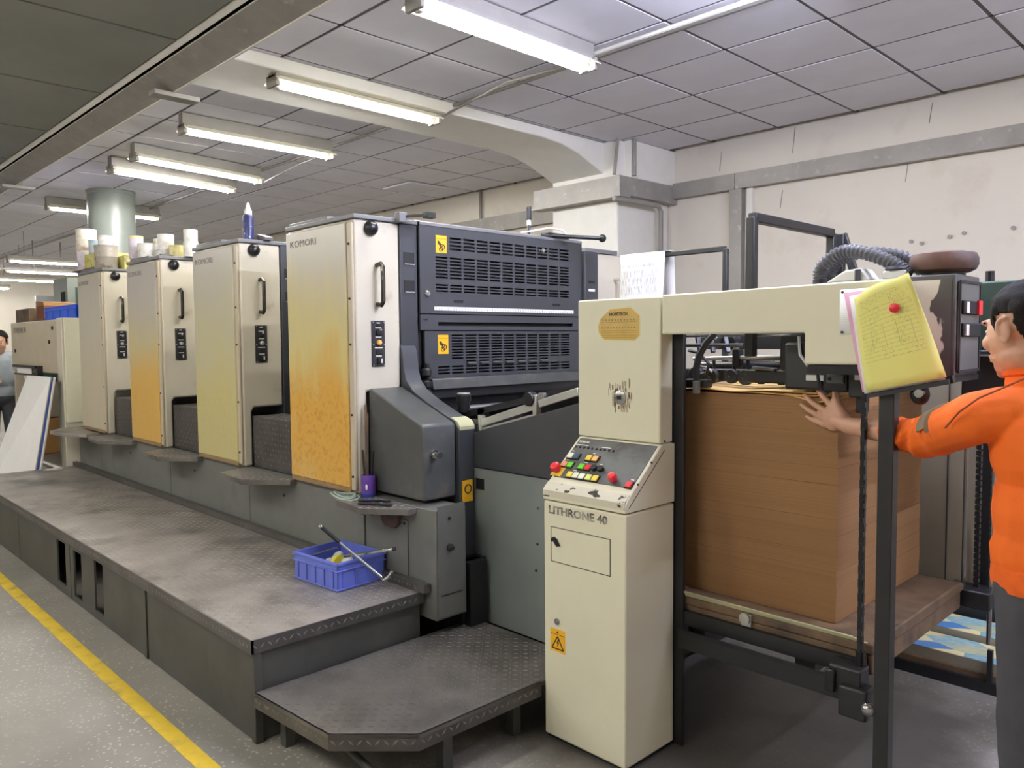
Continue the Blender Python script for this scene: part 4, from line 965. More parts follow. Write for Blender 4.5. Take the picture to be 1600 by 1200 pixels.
# clipboard with job tickets on the beam end
jt = thing('job_ticket', 'yellow job ticket with red magnet hung askew on the feeder beam', 'paper', (-.85, 2.335, 1.5))
def curl(a): return lambda u, v: (0, -a*(u-.2)**2 - .012*v*(1-u)*0, 0)
sheet('pink_sheet', MT['pink'], jt, [(-.925, 2.336, 1.355), (-.715, 2.33, 1.40), (-.83, 2.338, 1.66), (-.985, 2.338, 1.648)], 4, 4)
sheet('white_sheet', MT['paper'], jt, [(-.918, 2.333, 1.352), (-.700, 2.325, 1.40), (-.82, 2.336, 1.66), (-.968, 2.336, 1.638)], 4, 4)
tk = sheet('yellow_sheet', MT['ticket'], jt, [(-.910, 2.327, 1.358), (-.694, 2.315, 1.408), (-.800, 2.326, 1.695), (-.956, 2.331, 1.628)], 10, 12,
      f=lambda u, v: (.012*max(0, .25-u)*(v > .8), -.012*math.sin(3.1416*u)*(1-v)-.004*math.sin(9*u+5*v), .028*math.sin(3.1416*min(1, u*1.2))*v**3*.4), label='creased yellow form with handwriting')
M().bar((-.905, 2.334, 1.347), (-.69, 2.322, 1.395), .006, .014).go('clipboard_edge', 'black', jt)
M().lathe([(.0135, 0), (.0135, -.007), (.009, -.010)], (-.833, 2.318, 1.598), 'y', 16).go('magnet', 'red', jt)
t = thing('clamp_arm', 'oily clamp arm with round knob beneath the job ticket', 'clamp', (-.78, 2.36, 1.37))
M().bar((-.85, 2.36, 1.372), (-.69, 2.36, 1.40), .022).go('arm', 'dark', t); M().ell((-.772, 2.35, 1.355), (.026, .024, .03)).go('knob', 'dark', t); M().lathe([(.012, 0), (.012, -.02)], (-.765, 2.335, 1.36), 'y', 10).go('knob_tip', 'steel', t)
M().cyl((-.842, 2.34, 1.37), (-.80, 2.34, 1.376), .008, 8).go('rod', 'steel', t); M().cyl((-.742, 2.345, 1.40), (-.735, 2.34, 1.385), .01, 8).go('bolt', 'steel', t)

# ------------------------------------------------------------------ board pile on its lift pallet
pal = thing('pile_pallet', 'dirty lift pallet board carrying the cardboard pile inside the feeder', 'pallet', (-1.4, 2.9, .5))
M().prism([(2.455, .532), (2.455, .565), (3.30, .565), (3.36, .555), (3.36, .53), (3.3, .525), (2.9, .52)], 'x', -1.75, -.93).go('board', 'wood', pal, bevel=.006)
M().box(-1.75, -.95, 2.46, 2.50, .47, .531).go('front_bearer', 'wood', pal, bevel=.004)
M().box(-1.60, -.97, 2.44, 2.47, .46, .512).go('steel_angle', 'black', pal)
M().box(-.99, -.935, 2.47, 3.34, .46, .527).go('side_bearer', 'wood', pal, bevel=.006)
M().box(-1.62, -1.55, 2.5, 3.35, .40, .47).go('fork_bar', 'black', pal); M().box(-1.2, -1.13, 2.5, 3.35, .40, .47).go('fork_bar', 'black', pal)
b = M()
for i in range(5): b.bar((-1.70+.012*i, 2.452-.003*i, .569+.004*i), (-.945-.01*i, 2.458-.004*i, .566+.0035*i), .008, .003)
b.go('packing_strips', 'palechip', pal, kind='stuff')
M().lathe([(.02, 0), (.02, -.01), (.01, -.012)], (-1.355, 2.445, .545), 'y', 12).go('clip_disc', 'alu', pal); M().box(-1.375, -1.335, 2.447, 2.452, .515, .56).go('clip_plate', 'alu', pal, bevel=.006)
cp_ = thing('cardboard_pile', 'tall brown pile of cardboard sheets the worker is leaning on', 'cardboard pile', (-1.4, 2.95, .57))
rr = random.Random(11); z = .567; n = 13
for i in range(n):
    h = (1.318-.567)/n; dx, dy = rr.uniform(-.0012, .0012), rr.uniform(-.001, .0012)
    M().box(-1.76, -1.086+dx, 2.552+dy, 3.33+dx, z+.0002, z+h-.0002).go('sheet_bundle', 'kraft', cp_, smooth=False); z += h
def wavy(a, p): return lambda u, v: (0, 0, a*(math.sin(p+7*u)+.6*math.sin(13*u+2*v))*(1-v)**2)
sheet('top_sheet', MT['krafttop'], cp_, [(-1.74, 2.545, 1.327), (-1.088, 2.54, 1.324), (-1.088, 3.3, 1.322), (-1.74, 3.3, 1.322)], 20, 6, wavy(.0035, 0), .003)
sheet('top_sheet', MT['krafttop'], cp_, [(-1.70, 2.538, 1.334), (-1.10, 2.53, 1.330), (-1.10, 3.3, 1.328), (-1.70, 3.3, 1.329)], 20, 6, wavy(.004, 2), .003)
sheet('top_sheet', MT['krafttop'], cp_, [(-1.27, 2.546, 1.332), (-1.04, 2.546, 1.335), (-1.0, 2.75, 1.338), (-1.2, 2.8, 1.338)], 8, 10, lambda u, v: (0, -.002*(1-v), -.036*max(0, 1-v*4)*(1-abs(u-.5)*1.6)), .003)
# stacks of colour prints on a skid behind
sk_ = thing('print_skid', 'low black skid on the floor holding the colour prints', 'pallet', (-1.05, 3.85, 0))
M().box(-1.55, -.45, 3.70, 3.76, 0, .05).go('runner', 'black', sk_); M().box(-1.55, -.45, 4.25, 4.31, 0, .05).go('runner', 'black', sk_)
M().box(-1.55, -.45, 3.72, 4.31, .05, .075).go('deck', 'wood', sk_)
for y0, z0, lab in ((3.735, .076, 'stack of blue and yellow prints on the skid, the lower front one'), (3.97, .076, 'stack of blue and yellow prints on the skid, the rear one')):
    h = .045 if y0 < 3.9 else .075
    t = thing('print_stack', lab, 'printed sheets', (-1.0, y0+.1, z0), 'stacks of colour prints')
    M().box(-1.5, -.5, y0, y0+.22, z0, z0+h).go('sheets', 'beige', t, smooth=False); M().box(-1.5, -.5, y0, y0+.22, z0+h, z0+h+.003).go('printed_face', 'print', t, smooth=False)
M().box(-1.55, -.45, 4.22, 4.26, .075, .26).go('back_board', 'black', sk_); M().box(-.93, -.91, 3.70, 3.72, .05, .19).go('end_stake', 'black', sk_)
# black tube guard frames behind the feeder
def frame(name, lab, polys, r=.016):
    t = thing('guard_frame', lab, 'guard frame', polys[0][0], 'black guard frames behind the feeder')
    for p in polys:
        for i in range(len(p)-1): M().bar(p[i], p[i+1], r*2, r*2).go('frame_bar', 'black', t, bevel=.004)
    return t
frame('a', 'black bar frame with the label sheet draped over it', [[(-2.50, 3.3, 1.45), (-2.50, 3.3, 1.933), (-1.945, 3.3, 1.933), (-1.945, 3.3, 1.40)]], .012)
frame('b', 'large black bar frame rising behind the feeder beam', [[(-1.42, 2.585, 1.45), (-1.42, 2.585, 1.945), (-1.42, 3.24, 1.945), (-1.42, 3.24, 1.40)]], .017)
frame('c', 'narrow black A-shaped bar frame beside the ribbed hose', [[(-1.41, 3.31, 1.45), (-1.41, 3.31, 1.948)], [(-1.405, 3.315, 1.948), (-1.31, 3.33, 1.62)]], .016)
lb = thing('label_sheet', 'white sheets of printed labels hung over the thin black frame', 'paper', (-2.4, 3.29, 1.95))
sheet('front_sheet', MT['labels'], lb, [(-2.535, 3.27, 1.58), (-2.285, 3.27, 1.58), (-2.27, 3.28, 1.949), (-2.545, 3.28, 1.949)], 4, 6, lambda u, v: (0, -.012*math.sin(3*v+2*u)*(1-v), 0))
sheet('back_sheet', MT['paper'], lb, [(-2.30, 3.325, 1.56), (-2.235, 3.33, 1.58), (-2.245, 3.32, 1.949), (-2.30, 3.32, 1.949)], 2, 4)
sheet('fold', MT['paper'], lb, [(-2.545, 3.28, 1.949), (-2.245, 3.28, 1.949), (-2.245, 3.32, 1.949), (-2.545, 3.32, 1.949)], 2, 2)

# ================================================================== CRATES, TINS, BOARDS AND TOOLS
def crate(name, label, m, c, sx, sy, h, rz, z):
    t = thing(name, label, 'crate', (c[0], c[1], z))
    R = Matrix.Rotation(rz, 3, 'Z'); cc = Vector((c[0], c[1], z))
    def W(b): b.v = [tuple(cc + R@Vector(p)) for p in b.v]; return b
    a, d, w = sx/2, sy/2, .006
    b = M(); b.box(-a+w, a-w, -d+w, d-w, .004, .009)
    for (x0, x1, y0, y1) in ((-a, a, -d, -d+w), (-a, a, d-w, d), (-a, -a+w, -d, d), (a-w, a, -d, d)): b.box(x0, x1, y0, y1, .004, h)
    W(b).go('walls', m, t)
    b = M(); e = .008
    for zz, th in ((h-.012, .012), (h-.04, .006), (.0, .008)):
        b.box(-a-e, a+e, -d-e, -d, zz, zz+th).box(-a-e, a+e, d, d+e, zz, zz+th).box(-a-e, -a, -d, d, zz, zz+th).box(a, a+e, -d, d, zz, zz+th)
    W(b).go('rim', m, t, bevel=.002)
    b = M()
    for i in range(5):
        x = -a+.03+(sx-.06)*i/4; b.box(x-.003, x+.003, -d-.006, -d, .008, h-.04).box(x-.003, x+.003, d, d+.006, .008, h-.04)
    for i in range(4):
        y = -d+.03+(sy-.06)*i/3; b.box(-a-.006, -a, y-.003, y+.003, .008, h-.04).box(a, a+.006, y-.003, y+.003, .008, h-.04)
    W(b).go('rib', m, t, kind='stuff')
    return t
crate('tool_crate', 'blue plastic crate of tools standing on the walkway platform', 'bluecrate', (-3.175, 1.955), .335, .265, .125, .07, .4075)
t = thing('socket_wrench', 'long steel T-bar wrench leaning over the crate rim', 'wrench', (-2.9, 1.97, .43))
A, B = Vector((-3.118, 1.827, .680)), Vector((-2.862, 1.976, .470))
M().cyl(A.lerp(B, .0), B, .0065, 8).go('shank', 'steel', t); M().tube([B, B+Vector((.004,.004,-.012)), B+Vector((.022, .02, .0)), B+Vector((.034, .034, .028))], .009, 8).go('hooked_head', 'steel', t)
M().cyl(A.lerp(B, .02), A.lerp(B, .32), .009, 8).go('grip', 'dark', t); M().ell(A, (.012, .012, .012), 10, 6).go('end_ball', 'steel', t)
t = thing('spanner_bar', 'short straight chrome bar lying across the crate', 'bar', (-2.98, 1.95, .54))
M().cyl((-3.045, 1.902, .543), (-2.845, 2.03, .590), .0065, 8).go('shank', 'chrome', t); M().cyl((-2.848, 2.028, .589), (-2.838, 2.034, .591), .009, 8).go('tip', 'dark', t)
M().cyl((-3.30, 1.86, .50), (-3.15, 1.93, .56), .004, 6).go('thin_rod', 'steel', t)
rg = M()
for i in range(7): rg.ell((-3.23+.024*i, 1.955+.012*((i*5)%3-1), .475+.008*((i*3)%4)), (.032, .03, .018), 10, 6, Matrix.Rotation(i*.7, 3, 'X'))
tag(rg.go('rag', 'cloth'), 'crumpled pale rag inside the tool crate', 'rag')
t = M().lathe([(.022, 0), (.032, 0), (.032, .024), (.022, .024)], (-3.155, 1.93, .492), 'x', 20).go('tape_roll', 'ytape'); tag(t, 'yellow roll of tape inside the tool crate', 'tape')
M2 = M().box(-3.28, -3.09, 1.88, 2.03, .418, .47).go('tool_pile', 'dark', bevel=.02); tag(M2, 'dark oily tool case at the bottom of the tool crate', 'tool case')
# purple tin with sticks, wire and scrapers on the tread by the rusty panel
t = thing('ink_knife_tin', 'purple tin holding ink knives beside the rust-stained panel', 'tin', (-3.165, 2.118, .768))
M().lathe([(.034, 0), (.034, .105), (.031, .107), (.031, .02)], (-3.165, 2.118, .768), 'z', 20).go('can', 'purple', t)
M().lathe([(.0345, .001), (.0345, .018)], (-3.165, 2.118, .768), 'z', 20).go('base_band', 'navy', t)
M().ell((-3.143, 2.0915, .82), (.011, .003, .015), 10, 6).go('badge', 'white', t)
for (dx, dy, dx2, dy2, L, m_) in ((-.012, 0, -.028, .01, .42, 'wood'), (.0, -.005, -.006, .004, .38, 'rust'), (-.02, .0, -.045, .0, .2, 'steel'), (.014, .004, .03, .012, .2, 'dark')):
    M().bar((-3.165+dx, 2.118+dy, .785), (-3.165+dx2, 2.118+dy2, .79+L), .012, .003).go('ink_knife', m_, t)
w = M()
for r, zz, dx in ((.075, .776, 0), (.062, .783, .012), (.08, .772, .02)):
    w.tube([(-3.25+dx+r*1.2*math.cos(a*.3491), 2.03+r*.55*math.sin(a*.3491), zz+.006*math.sin(a*.7)) for a in range(19)], .0045, 5)
tag(w.go('wire_coil', 'greenwire'), 'loose coil of grey-green wire on the tread by the purple tin', 'wire')
for i, (p, q) in enumerate((((-3.10, 2.02, .773), (-2.98, 2.11, .773)), ((-3.05, 1.985, .773), (-2.90, 2.06, .773)))):
    tag(M().bar(p, q, .022, .006).go('scraper', 'dark'), 'dark flat scraper on the tread, ' + ('closer to the purple tin' if i == 0 else 'farther from the purple tin'), 'scraper')
# spray can on the second unit
t = thing('spray_can', 'navy spray can standing on the olive-panelled tower', 'spray can', (-4.55, 2.22, 2.145))
M().lathe([(.033, 0), (.033, .145), (.026, .16), (.018, .166)], (-4.55, 2.22, 2.123), 'z', 20).go('can', 'spray', t)
M().lathe([(.022, .16), (.022, .185), (.014, .2), (.010, .225), (.003, .235)], (-4.55, 2.22, 2.123), 'z', 16).go('nozzle_cap', 'paper', t)
tag(M().prism([(-4.50, 2.123), (-4.40, 2.123), (-4.40, 2.14), (-4.50, 2.165)], 'y', 2.25, 2.30).go('wedge', 'boxgrey'), 'small dark wedge beside the navy spray can', 'wedge')
# carton and tins on the far towers
t = thing('yellow_carton', 'yellow spattered carton on top of the pale-panelled tower', 'carton', (-7.28, 2.3, 2.157))
M().box(-7.58, -7.17, 2.17, 2.40, 2.1565, 2.285).go('box', 'ybox', t, bevel=.004); M().box(-7.145, -6.90, 2.275, 2.42, 2.1235, 2.24).go('side_flap', 'ybox', t, bevel=.004)
def tin(x, y, z, r, h, m, label, lid=None, n_=None):
    t = thing('ink_tin', label, 'tin', (x, y, z), 'ink tins on the towers')
    M().lathe([(r*.97, 0), (r, .006), (r, h*.5), (r*1.012, h*.5+.003), (r*1.012, h*.5+.008), (r, h*.5+.011), (r, h-.012), (r*.95, h)], (x, y, z), 'z', 20).go('can', MT['tin'][m], t)
    M().lathe([(r*1.03, h-.014), (r*1.03, h+.004), (r*.9, h+.005), (r*.88, h)], (x, y, z), 'z', 20).go('lid', MT['tin'][m if lid is None else lid], t)
tag(M().box(-7.80, -7.16, 2.13, 2.42, 2.1465, 2.156).go('plank', 'wood'), 'thin board under the yellow carton, overhanging the pale tower', 'board')
tin(-7.68, 2.22, 2.1565, .078, .17, 4, 'lowest tin of the tall stack behind the yellow carton', 0)
tin(-7.68, 2.22, 2.332, .083, .185, 0, 'topmost cream tin of the tall stack behind the yellow carton', 0)
tin(-7.44, 2.25, 2.286, .08, .115, 1, 'pale blue tin standing on the yellow carton', 1)
tin(-7.02, 2.175, 2.1235, .088, .19, 3, 'grimy grey tin between the yellow carton and the second tower')
tin(-7.04, 2.18, 2.321, .055, .075, 2, 'small white tin on top of the grimy grey tin', 0)
tin(-6.245, 2.15, 2.1465, .05, .165, 4, 'tall lilac tin at the edge of the orange-panelled tower', 5)
tin(-6.12, 2.185, 2.1465, .066, .10, 2, 'low white tin beside the tall lilac tin', 2)
tin(-6.22, 2.33, 2.1465, .06, .155, 0, 'cream tin standing behind the low white tin', 0)
tin(-5.985, 2.27, 2.1465, .066, .05, 2, 'flat white tin under another white tin', 4)
tin(-5.985, 2.27, 2.203, .057, .105, 2, 'white tin stacked on the flat white tin', 2)
tin(-5.855, 2.30, 2.1235, .055, .095, 5, 'yellowish tin with a ragged pale lid', 5)
tin(-5.63, 2.31, 2.124, .05, .10, 2, 'lower white tin of the pair beside the olive-panelled tower')
tin(-5.63, 2.31, 2.23, .047, .08, 2, 'upper white tin of the pair beside the olive-panelled tower')
tag(M().prism([(-5.98, 2.123), (-5.74, 2.123), (-5.8, 2.15), (-5.9, 2.14)], 'y', 2.16, 2.24).go('dark_rag', 'boxgrey'), 'dark folded cloth lying before the yellowish tin', 'cloth')
# delivery unit at the far end
dl = thing('delivery_unit', 'cream delivery unit at the far end with faded lettering', 'delivery unit', (-8.8, 2.4, 0))
M().box(-9.77, -8.03, 2.05, 2.6, 1.235, 1.735).go('front_cover', 'creamold', dl, bevel=.01)
M().box(-8.025, -7.87, 2.04, 2.6, .02, 1.745).go('corner_post', 'cream', dl, bevel=.008)
M().box(-7.872, -7.85, 2.06, 2.6, .8, 1.745).go('side_cover', 'cream2', dl, bevel=.004)
M().box(-7.74, -7.52, 2.155, 2.36, .77, 1.03).go('footstep', 'plate', pb, bevel=.004)
M().prism([(-7.74, 2.15), (-7.75, 2.0), (-7.56, 1.84), (-7.27, 1.86), (-7.05, 1.98), (-7.05, 2.08), (-7.52, 2.08), (-7.52, 2.15)], 'z', .74, .77).go('tread_plate', 'plate', pb, bevel=.003)
M().box(-9.7, -8.03, 2.6, 3.9, .02, 1.70).go('unit_body', 'black', dl)
text('LITHRONE 40', .085, (-9.66, 2.047, 1.625), FX, FZ, 'fadedink', dl, xs=1.0)
M().box(-9.54, -8.58, 2.0, 2.03, 1.275, 1.30).go('grab_rail', 'black', dl); M().box(-9.48, -8.58, 2.0, 2.03, 1.20, 1.215).go('grab_rail', 'black', dl); M().box(-8.66, -8.57, 2.0, 2.05, 1.20, 1.30).go('rail_mount', 'black', dl)
M().box(-9.44, -8.9, 2.02, 2.03, 1.215, 1.275).go('rail_label', 'paper', dl)
for x, z in ((-8.18, 1.66), (-8.3, 1.53), (-9.6, 1.44)): M().cyl((x, 2.04, z), (x, 2.05, z), .018, 8).go('lock', 'ink', dl)
M().box(-9.75, -8.03, 2.07, 2.12, .3, .33).go('lower_rail', 'alu', dl); M().box(-9.76, -9.70, 2.06, 2.14, .02, 1.24).go('end_post', 'creamold', dl)
crate('parts_crate', 'bright blue crate on top of the far delivery unit', 'bluecrate2', (-8.42, 2.33), 1.05, .3, .135, 0, 1.738)
t = thing('brown_carton', 'dark brown box with open kraft flaps beside the bright blue crate', 'box', (-9.2, 2.3, 1.738))
M().box(-9.36, -9.06, 2.2, 2.5, 1.737, 1.90).go('box', 'brownbox', t); M().hexa([(-9.36, 2.2, 1.90), (-9.06, 2.2, 1.90), (-9.06, 2.5, 1.9), (-9.36, 2.5, 1.9), (-9.38, 2.2, 1.955), (-9.08, 2.2, 1.94), (-9.06, 2.5, 1.93), (-9.38, 2.5, 1.96)]).go('flap', 'kraftbox', t)
# white boards leaning on the delivery unit
for i, (off, m_, lab) in enumerate(((0, 'white', 'front white board leaning against the delivery unit'), (.045, 'navy', 'blue-edged board leaning behind the front white board'))):
    t = thing('leaning_board', lab, 'board', (-8.3, 1.7, 0), 'boards leaning on the delivery unit')
    q = [Vector((-8.72+off, 1.50+off*.6, .0)), Vector((-7.90+off, 1.72+off*.6, .0)), Vector((-7.93+off, 1.955+off*.3, 1.215)), Vector((-8.70+off, 1.945+off*.3, 1.21))]
    nn = (q[1]-q[0]).cross(q[3]-q[0]).normalized(); nn = nn if nn.y > 0 else -nn
    M().hexa([q[0], q[1], q[1]+nn*.012, q[0]+nn*.012, q[3], q[2], q[2]+nn*.012, q[3]+nn*.012]).go('board', m_ if m_ != 'white' else 'paper', t)
    M().hexa([q[1]-nn*.001, q[1]+Vector((.012,.004,0)), q[1]+nn*.013+Vector((.012,.004,0)), q[1]+nn*.013, q[2]-nn*.001, q[2]+Vector((.012,.004,0)), q[2]+nn*.013+Vector((.012,.004,0)), q[2]+nn*.013]).go('edge_trim', 'alu' if i == 0 else 'white', t)
# far background
t = thing('far_cabinet', 'grey-green switch cabinet behind the bright blue crate', 'cabinet', (-11, 3.0, 0))
M().box(-11.3, -10.7, 2.86, 3.5, 0, 2.32).go('body', 'column', t); M().box(-10.95, -10.8, 2.85, 2.862, 1.9, 2.15).go('window', 'void', t)
M().box(-10.70, -10.69, 2.95, 3.2, 1.9, 2.2).go('door', 'greenpaint', t)
t = thing('far_stack', 'dim stack of wrapped goods beyond the delivery unit', 'stack', (-12.5, 3.0, 0))
for i in range(4): M().box(-12.8, -12.1, 2.75, 3.35, .5*i, .5*i+.49).go('bundle', ['kraftbox', 'beige', 'greenpaint', 'wood'][i], t, bevel=.02)
struct('wall_partition', M().box(-17.1, -17.0, 4.0, 6, 0, 2.42), 'block')
M().box(-17.0, -16.98, 4.45, 4.51, 0, 2.4).go('partition_pipe', 'greenpaint', bpy.data.objects['wall_partition'])
t = thing('far_machine', 'low dark machine standing past the person at the far end', 'machine', (-14, 1.8, 0))
M().box(-14.5, -13.5, 1.5, 2.6, 0, 1.15).go('body', 'boxgrey', t, bevel=.02); M().box(-14.4, -13.6, 1.5, 2.5, 1.15, 1.45).go('hood', 'column2', t, bevel=.03)
M().box(-13.5, -13.45, 1.6, 2.5, .75, .8).go('rail', 'alu', t)
# hanging cable ladder far behind
t = thing('cable_tray', 'thin cable tray hung on rods beneath the far ceiling', 'cable tray', (-16, 3.6, 2.75))
M().box(-14.55, -14.5, 2.4, 5.2, 2.68, 2.71).go('rail', 'lampgrey', t)
for y in (2.7, 3.4, 3.8, 4.3): M().cyl((-14.52, y, 2.7), (-14.52, y, 3.17), .012, 6).go('hanger_rod', 'lampgrey', t)

# ================================================================== PEOPLE
def fuse(b, voxel, smooth=4, name='tmp'):
    o = bpy.data.objects.new('fuse_tmp', b.mesh('fuse_tmp', None, smooth=False)); COL.objects.link(o)
    r = o.modifiers.new('r', 'REMESH'); r.mode = 'VOXEL'; r.voxel_size = voxel
    s = o.modifiers.new('s', 'SMOOTH'); s.factor = .5; s.iterations = smooth
    me = bpy.data.meshes.new_from_object(o.evaluated_get(bpy.context.evaluated_depsgraph_get()))
    bpy.data.objects.remove(o); return me
def place(me, name, m, parent, f=None):
    o_ = world_loc(parent)
    for v in me.vertices: v.co = (f(v.co.copy()) if f else v.co) - o_
    me.name = name; me.materials.clear(); me.materials.append(MT[m]); me.polygons.foreach_set('use_smooth', [True]*len(me.polygons))
    o = bpy.data.objects.new(name, me); COL.objects.link(o); o.parent = parent; return o
def head_frame(c, F):
    F = Vector(F).normalized(); L = Vector((0,0,1)).cross(F).normalized(); U = F.cross(L)
    Rm = Matrix((L, F, U)).transposed(); c = Vector(c); return Rm, (lambda l, f, u: c + Rm@Vector((l, f, u)))
def head(b, c, F, s=1.0):
    Rm, P = head_frame(c, F)
    def e(l, f, u, r): b.ell(P(l*s, f*s, u*s), tuple(x*s for x in r), 18, 12, Rm)
    e(0, -.018, .030, (.074, .096, .077)); e(0, .03, -.02, (.063, .064, .088)); e(0, .022, -.066, (.058, .066, .046)); e(0, .045, -.088, (.044, .042, .030)); e(0, .076, -.103, (.019, .014, .015))
    e(0, .083, .026, (.046, .014, .011)); e(0, .080, -.063, (.025, .021, .022)); e(0, .099, -.058, (.018, .007, .005)); e(0, .097, -.070, (.016, .008, .006))
    for q in (-1, 1):
        e(q*.037, .066, -.028, (.022, .022, .022)); e(q*.010, .103, -.036, (.008, .009, .007))
        e(q*.073, -.012, -.010, (.008, .013, .024)); e(q*.072, -.004, -.034, (.006, .007, .009))
        b.tube([P(q*(.079+.004*math.sin(a*.42))*s, (-.012+.019*math.sin(a*.42-.5))*s, (-.008+.029*math.cos(a*.42-.5))*s) for a in range(0, 10)], .0048*s, 8)
    b.cap(P(0, .088*s, .010*s), P(0, .105*s, -.030*s), .008*s, .0105*s)
    return Rm, P
def hair(me, c, F, parent, s=1.0):
    Rm, P = head_frame(c, F); Ri = Rm.transposed(); c = Vector(c)
    bm_ = bmesh.new(); bm_.from_mesh(me); bm_.normal_update()
    def hl(f):
        if f > .06: return .072
        if f > .03: return .072-(.06-f)/.03*.042
        if f > .012: return -.018
        if f > -.035: return .03 if f > -.03 else .0
        return -.062-.3*max(0, -.06-f)
    keep = {}
    for v in bm_.verts:
        p = Ri@(v.co-c)/s; k = p.z-hl(p.y)
        ear = abs(p.x) > .070 and -.04 < p.y < .02 and p.z < .026
        keep[v] = -1 if ear or (p-Vector((0,-.01,.03))).length > .15 else k
    bmesh.ops.delete(bm_, geom=[f for f in bm_.faces if not all(keep[v] > 0 for v in f.verts)], context='FACES')
    for v in bm_.verts:
        p = Ri@(v.co-c)/s; t = min(1, keep[v]/.03)
        th = (.0015+.007*t+.002*max(0, p.z*10))*s
        v.co += v.normal*(th + .0022*s*mnoise.noise(Vector((p.x*90, p.y*40, p.z*40))))
    o = bpy.data.meshes.new('hair'); bm_.to_mesh(o); bm_.free()
    h = place(o, 'hair', 'hair', parent); sm = h.modifiers.new('thickness', 'SOLIDIFY'); sm.thickness = .005; sm.offset = -1
    return h
def face_bits(c, F, parent, s=1.0):
    Rm, P = head_frame(c, F); e = M(); bw = M(); ir = M()
    for q in (-1, 1):
        e.ell(P(q*.031*s, .073*s, .002*s), (.0125*s, .010*s, .006*s), 12, 8, Rm); ir.ell(P(q*.031*s, .0815*s, .001*s), (.0055*s, .003*s, .0055*s), 10, 6, Rm)
        bw.tube([P(q*.016*s, .0875*s, .024*s), P(q*.03*s, .085*s, .028*s), P(q*.043*s, .076*s, .024*s)], .003*s, 6)
    e.go('eye', 'eye', parent); ir.go('iris', 'ink', parent); bw.go('eyebrow', 'hair', parent)
def fingers(b, fs):
    for pts, rs in fs:
        for i in range(len(pts)-1): b.cap(pts[i], pts[i+1], rs[i], rs[i+1], 10)

# ---- worker in orange at the feeder
wk = thing('person', 'person in an orange sweater pressing one hand on the cardboard pile', 'person', (-.44, 2.3, 0))
HC, HF = (-.505, 2.265, 1.538), (-.87, .49, -.16)
b = M(); head(b, HC, HF, 1.0)
b.cap((-.49, 2.262, 1.50), (-.475, 2.30, 1.38), .052, .06)
b.ell((-.46, 2.31, 1.22), (.09, .15, .2)); b.ell((-.45, 2.31, .95), (.09, .14, .12))
SH, EL, WR = Vector((-.585, 2.18, 1.315)), Vector((-.765, 2.392, 1.228)), Vector((-1.030, 2.497, 1.236))
b.cap(SH, EL, .04, .034); b.cap(EL, EL.lerp(WR, .38), .034, .038); b.cap(EL.lerp(WR, .38), WR, .038, .027)
# palm and five spread fingers flat on the front face of the pile
yy = 2.536
b.ell((-1.085, 2.522, 1.252), (.043, .016, .040), 14, 10, Matrix.Rotation(-.5, 3, 'Y'))
b.cap(WR, (-1.07, 2.518, 1.246), .026, .026)
for kx, kz in ((-1.101, 1.296), (-1.122, 1.276), (-1.132, 1.254), (-1.126, 1.232)): b.cap((-1.06, 2.518, 1.244), (kx, 2.528, kz), .020, .0125)
b.cap((-1.055, 2.516, 1.258), (-1.076, 2.522, 1.290), .021, .015)
fingers(b, [([(-1.101, 2.528, 1.296), (-1.128, 2.527, 1.322), (-1.144, 2.533, 1.338), (-1.155, 2.540, 1.352)], [.0112, .0098, .009, .0075]),
            ([(-1.122, 2.528, 1.276), (-1.158, 2.526, 1.298), (-1.180, 2.533, 1.312), (-1.197, 2.540, 1.323)], [.0115, .0098, .009, .0076]),
            ([(-1.132, 2.528, 1.254), (-1.166, 2.527, 1.270), (-1.188, 2.533, 1.281), (-1.207, 2.540, 1.291)], [.011, .0094, .0086, .0073]),
            ([(-1.126, 2.528, 1.232), (-1.155, 2.529, 1.240), (-1.172, 2.534, 1.246), (-1.188, 2.540, 1.252)], [.010, .0086, .0078, .0066]),
            ([(-1.076, 2.522, 1.290), (-1.087, 2.527, 1.318), (-1.094, 2.536, 1.346)], [.014, .0115, .0085])])
SR, ER, WRr = Vector((-.50, 2.49, 1.345)), Vector((-.46, 2.56, 1.08)), Vector((-.52, 2.53, .86))
b.cap(SR, ER, .045, .038); b.cap(ER, WRr, .038, .027); b.ell((-.53, 2.53, .79), (.022, .038, .045))
fingers(b, [([(-.53, 2.50+.02*i, .76), (-.54, 2.50+.02*i, .72), (-.55, 2.50+.02*i, .69)], [.010, .009, .008]) for i in range(4)] + [([(-.545, 2.49, .80), (-.56, 2.48, .76)], [.012, .009])])
for s, fx, fy in ((2.215, -.45, 2.20), (2.405, -.42, 2.42)): b.cap((-.45, s, .90), (-.45, (s+fy)/2, .48), .07, .05); b.cap((-.45, (s+fy)/2, .48), (fx, fy, .09), .045, .035)
body = place(fuse(b, .004, 3), 'body', 'skin', wk)
hb = M(); head(hb, HC, HF); hair(fuse(hb, .005, 3), HC, HF, wk); face_bits(HC, HF, wk)
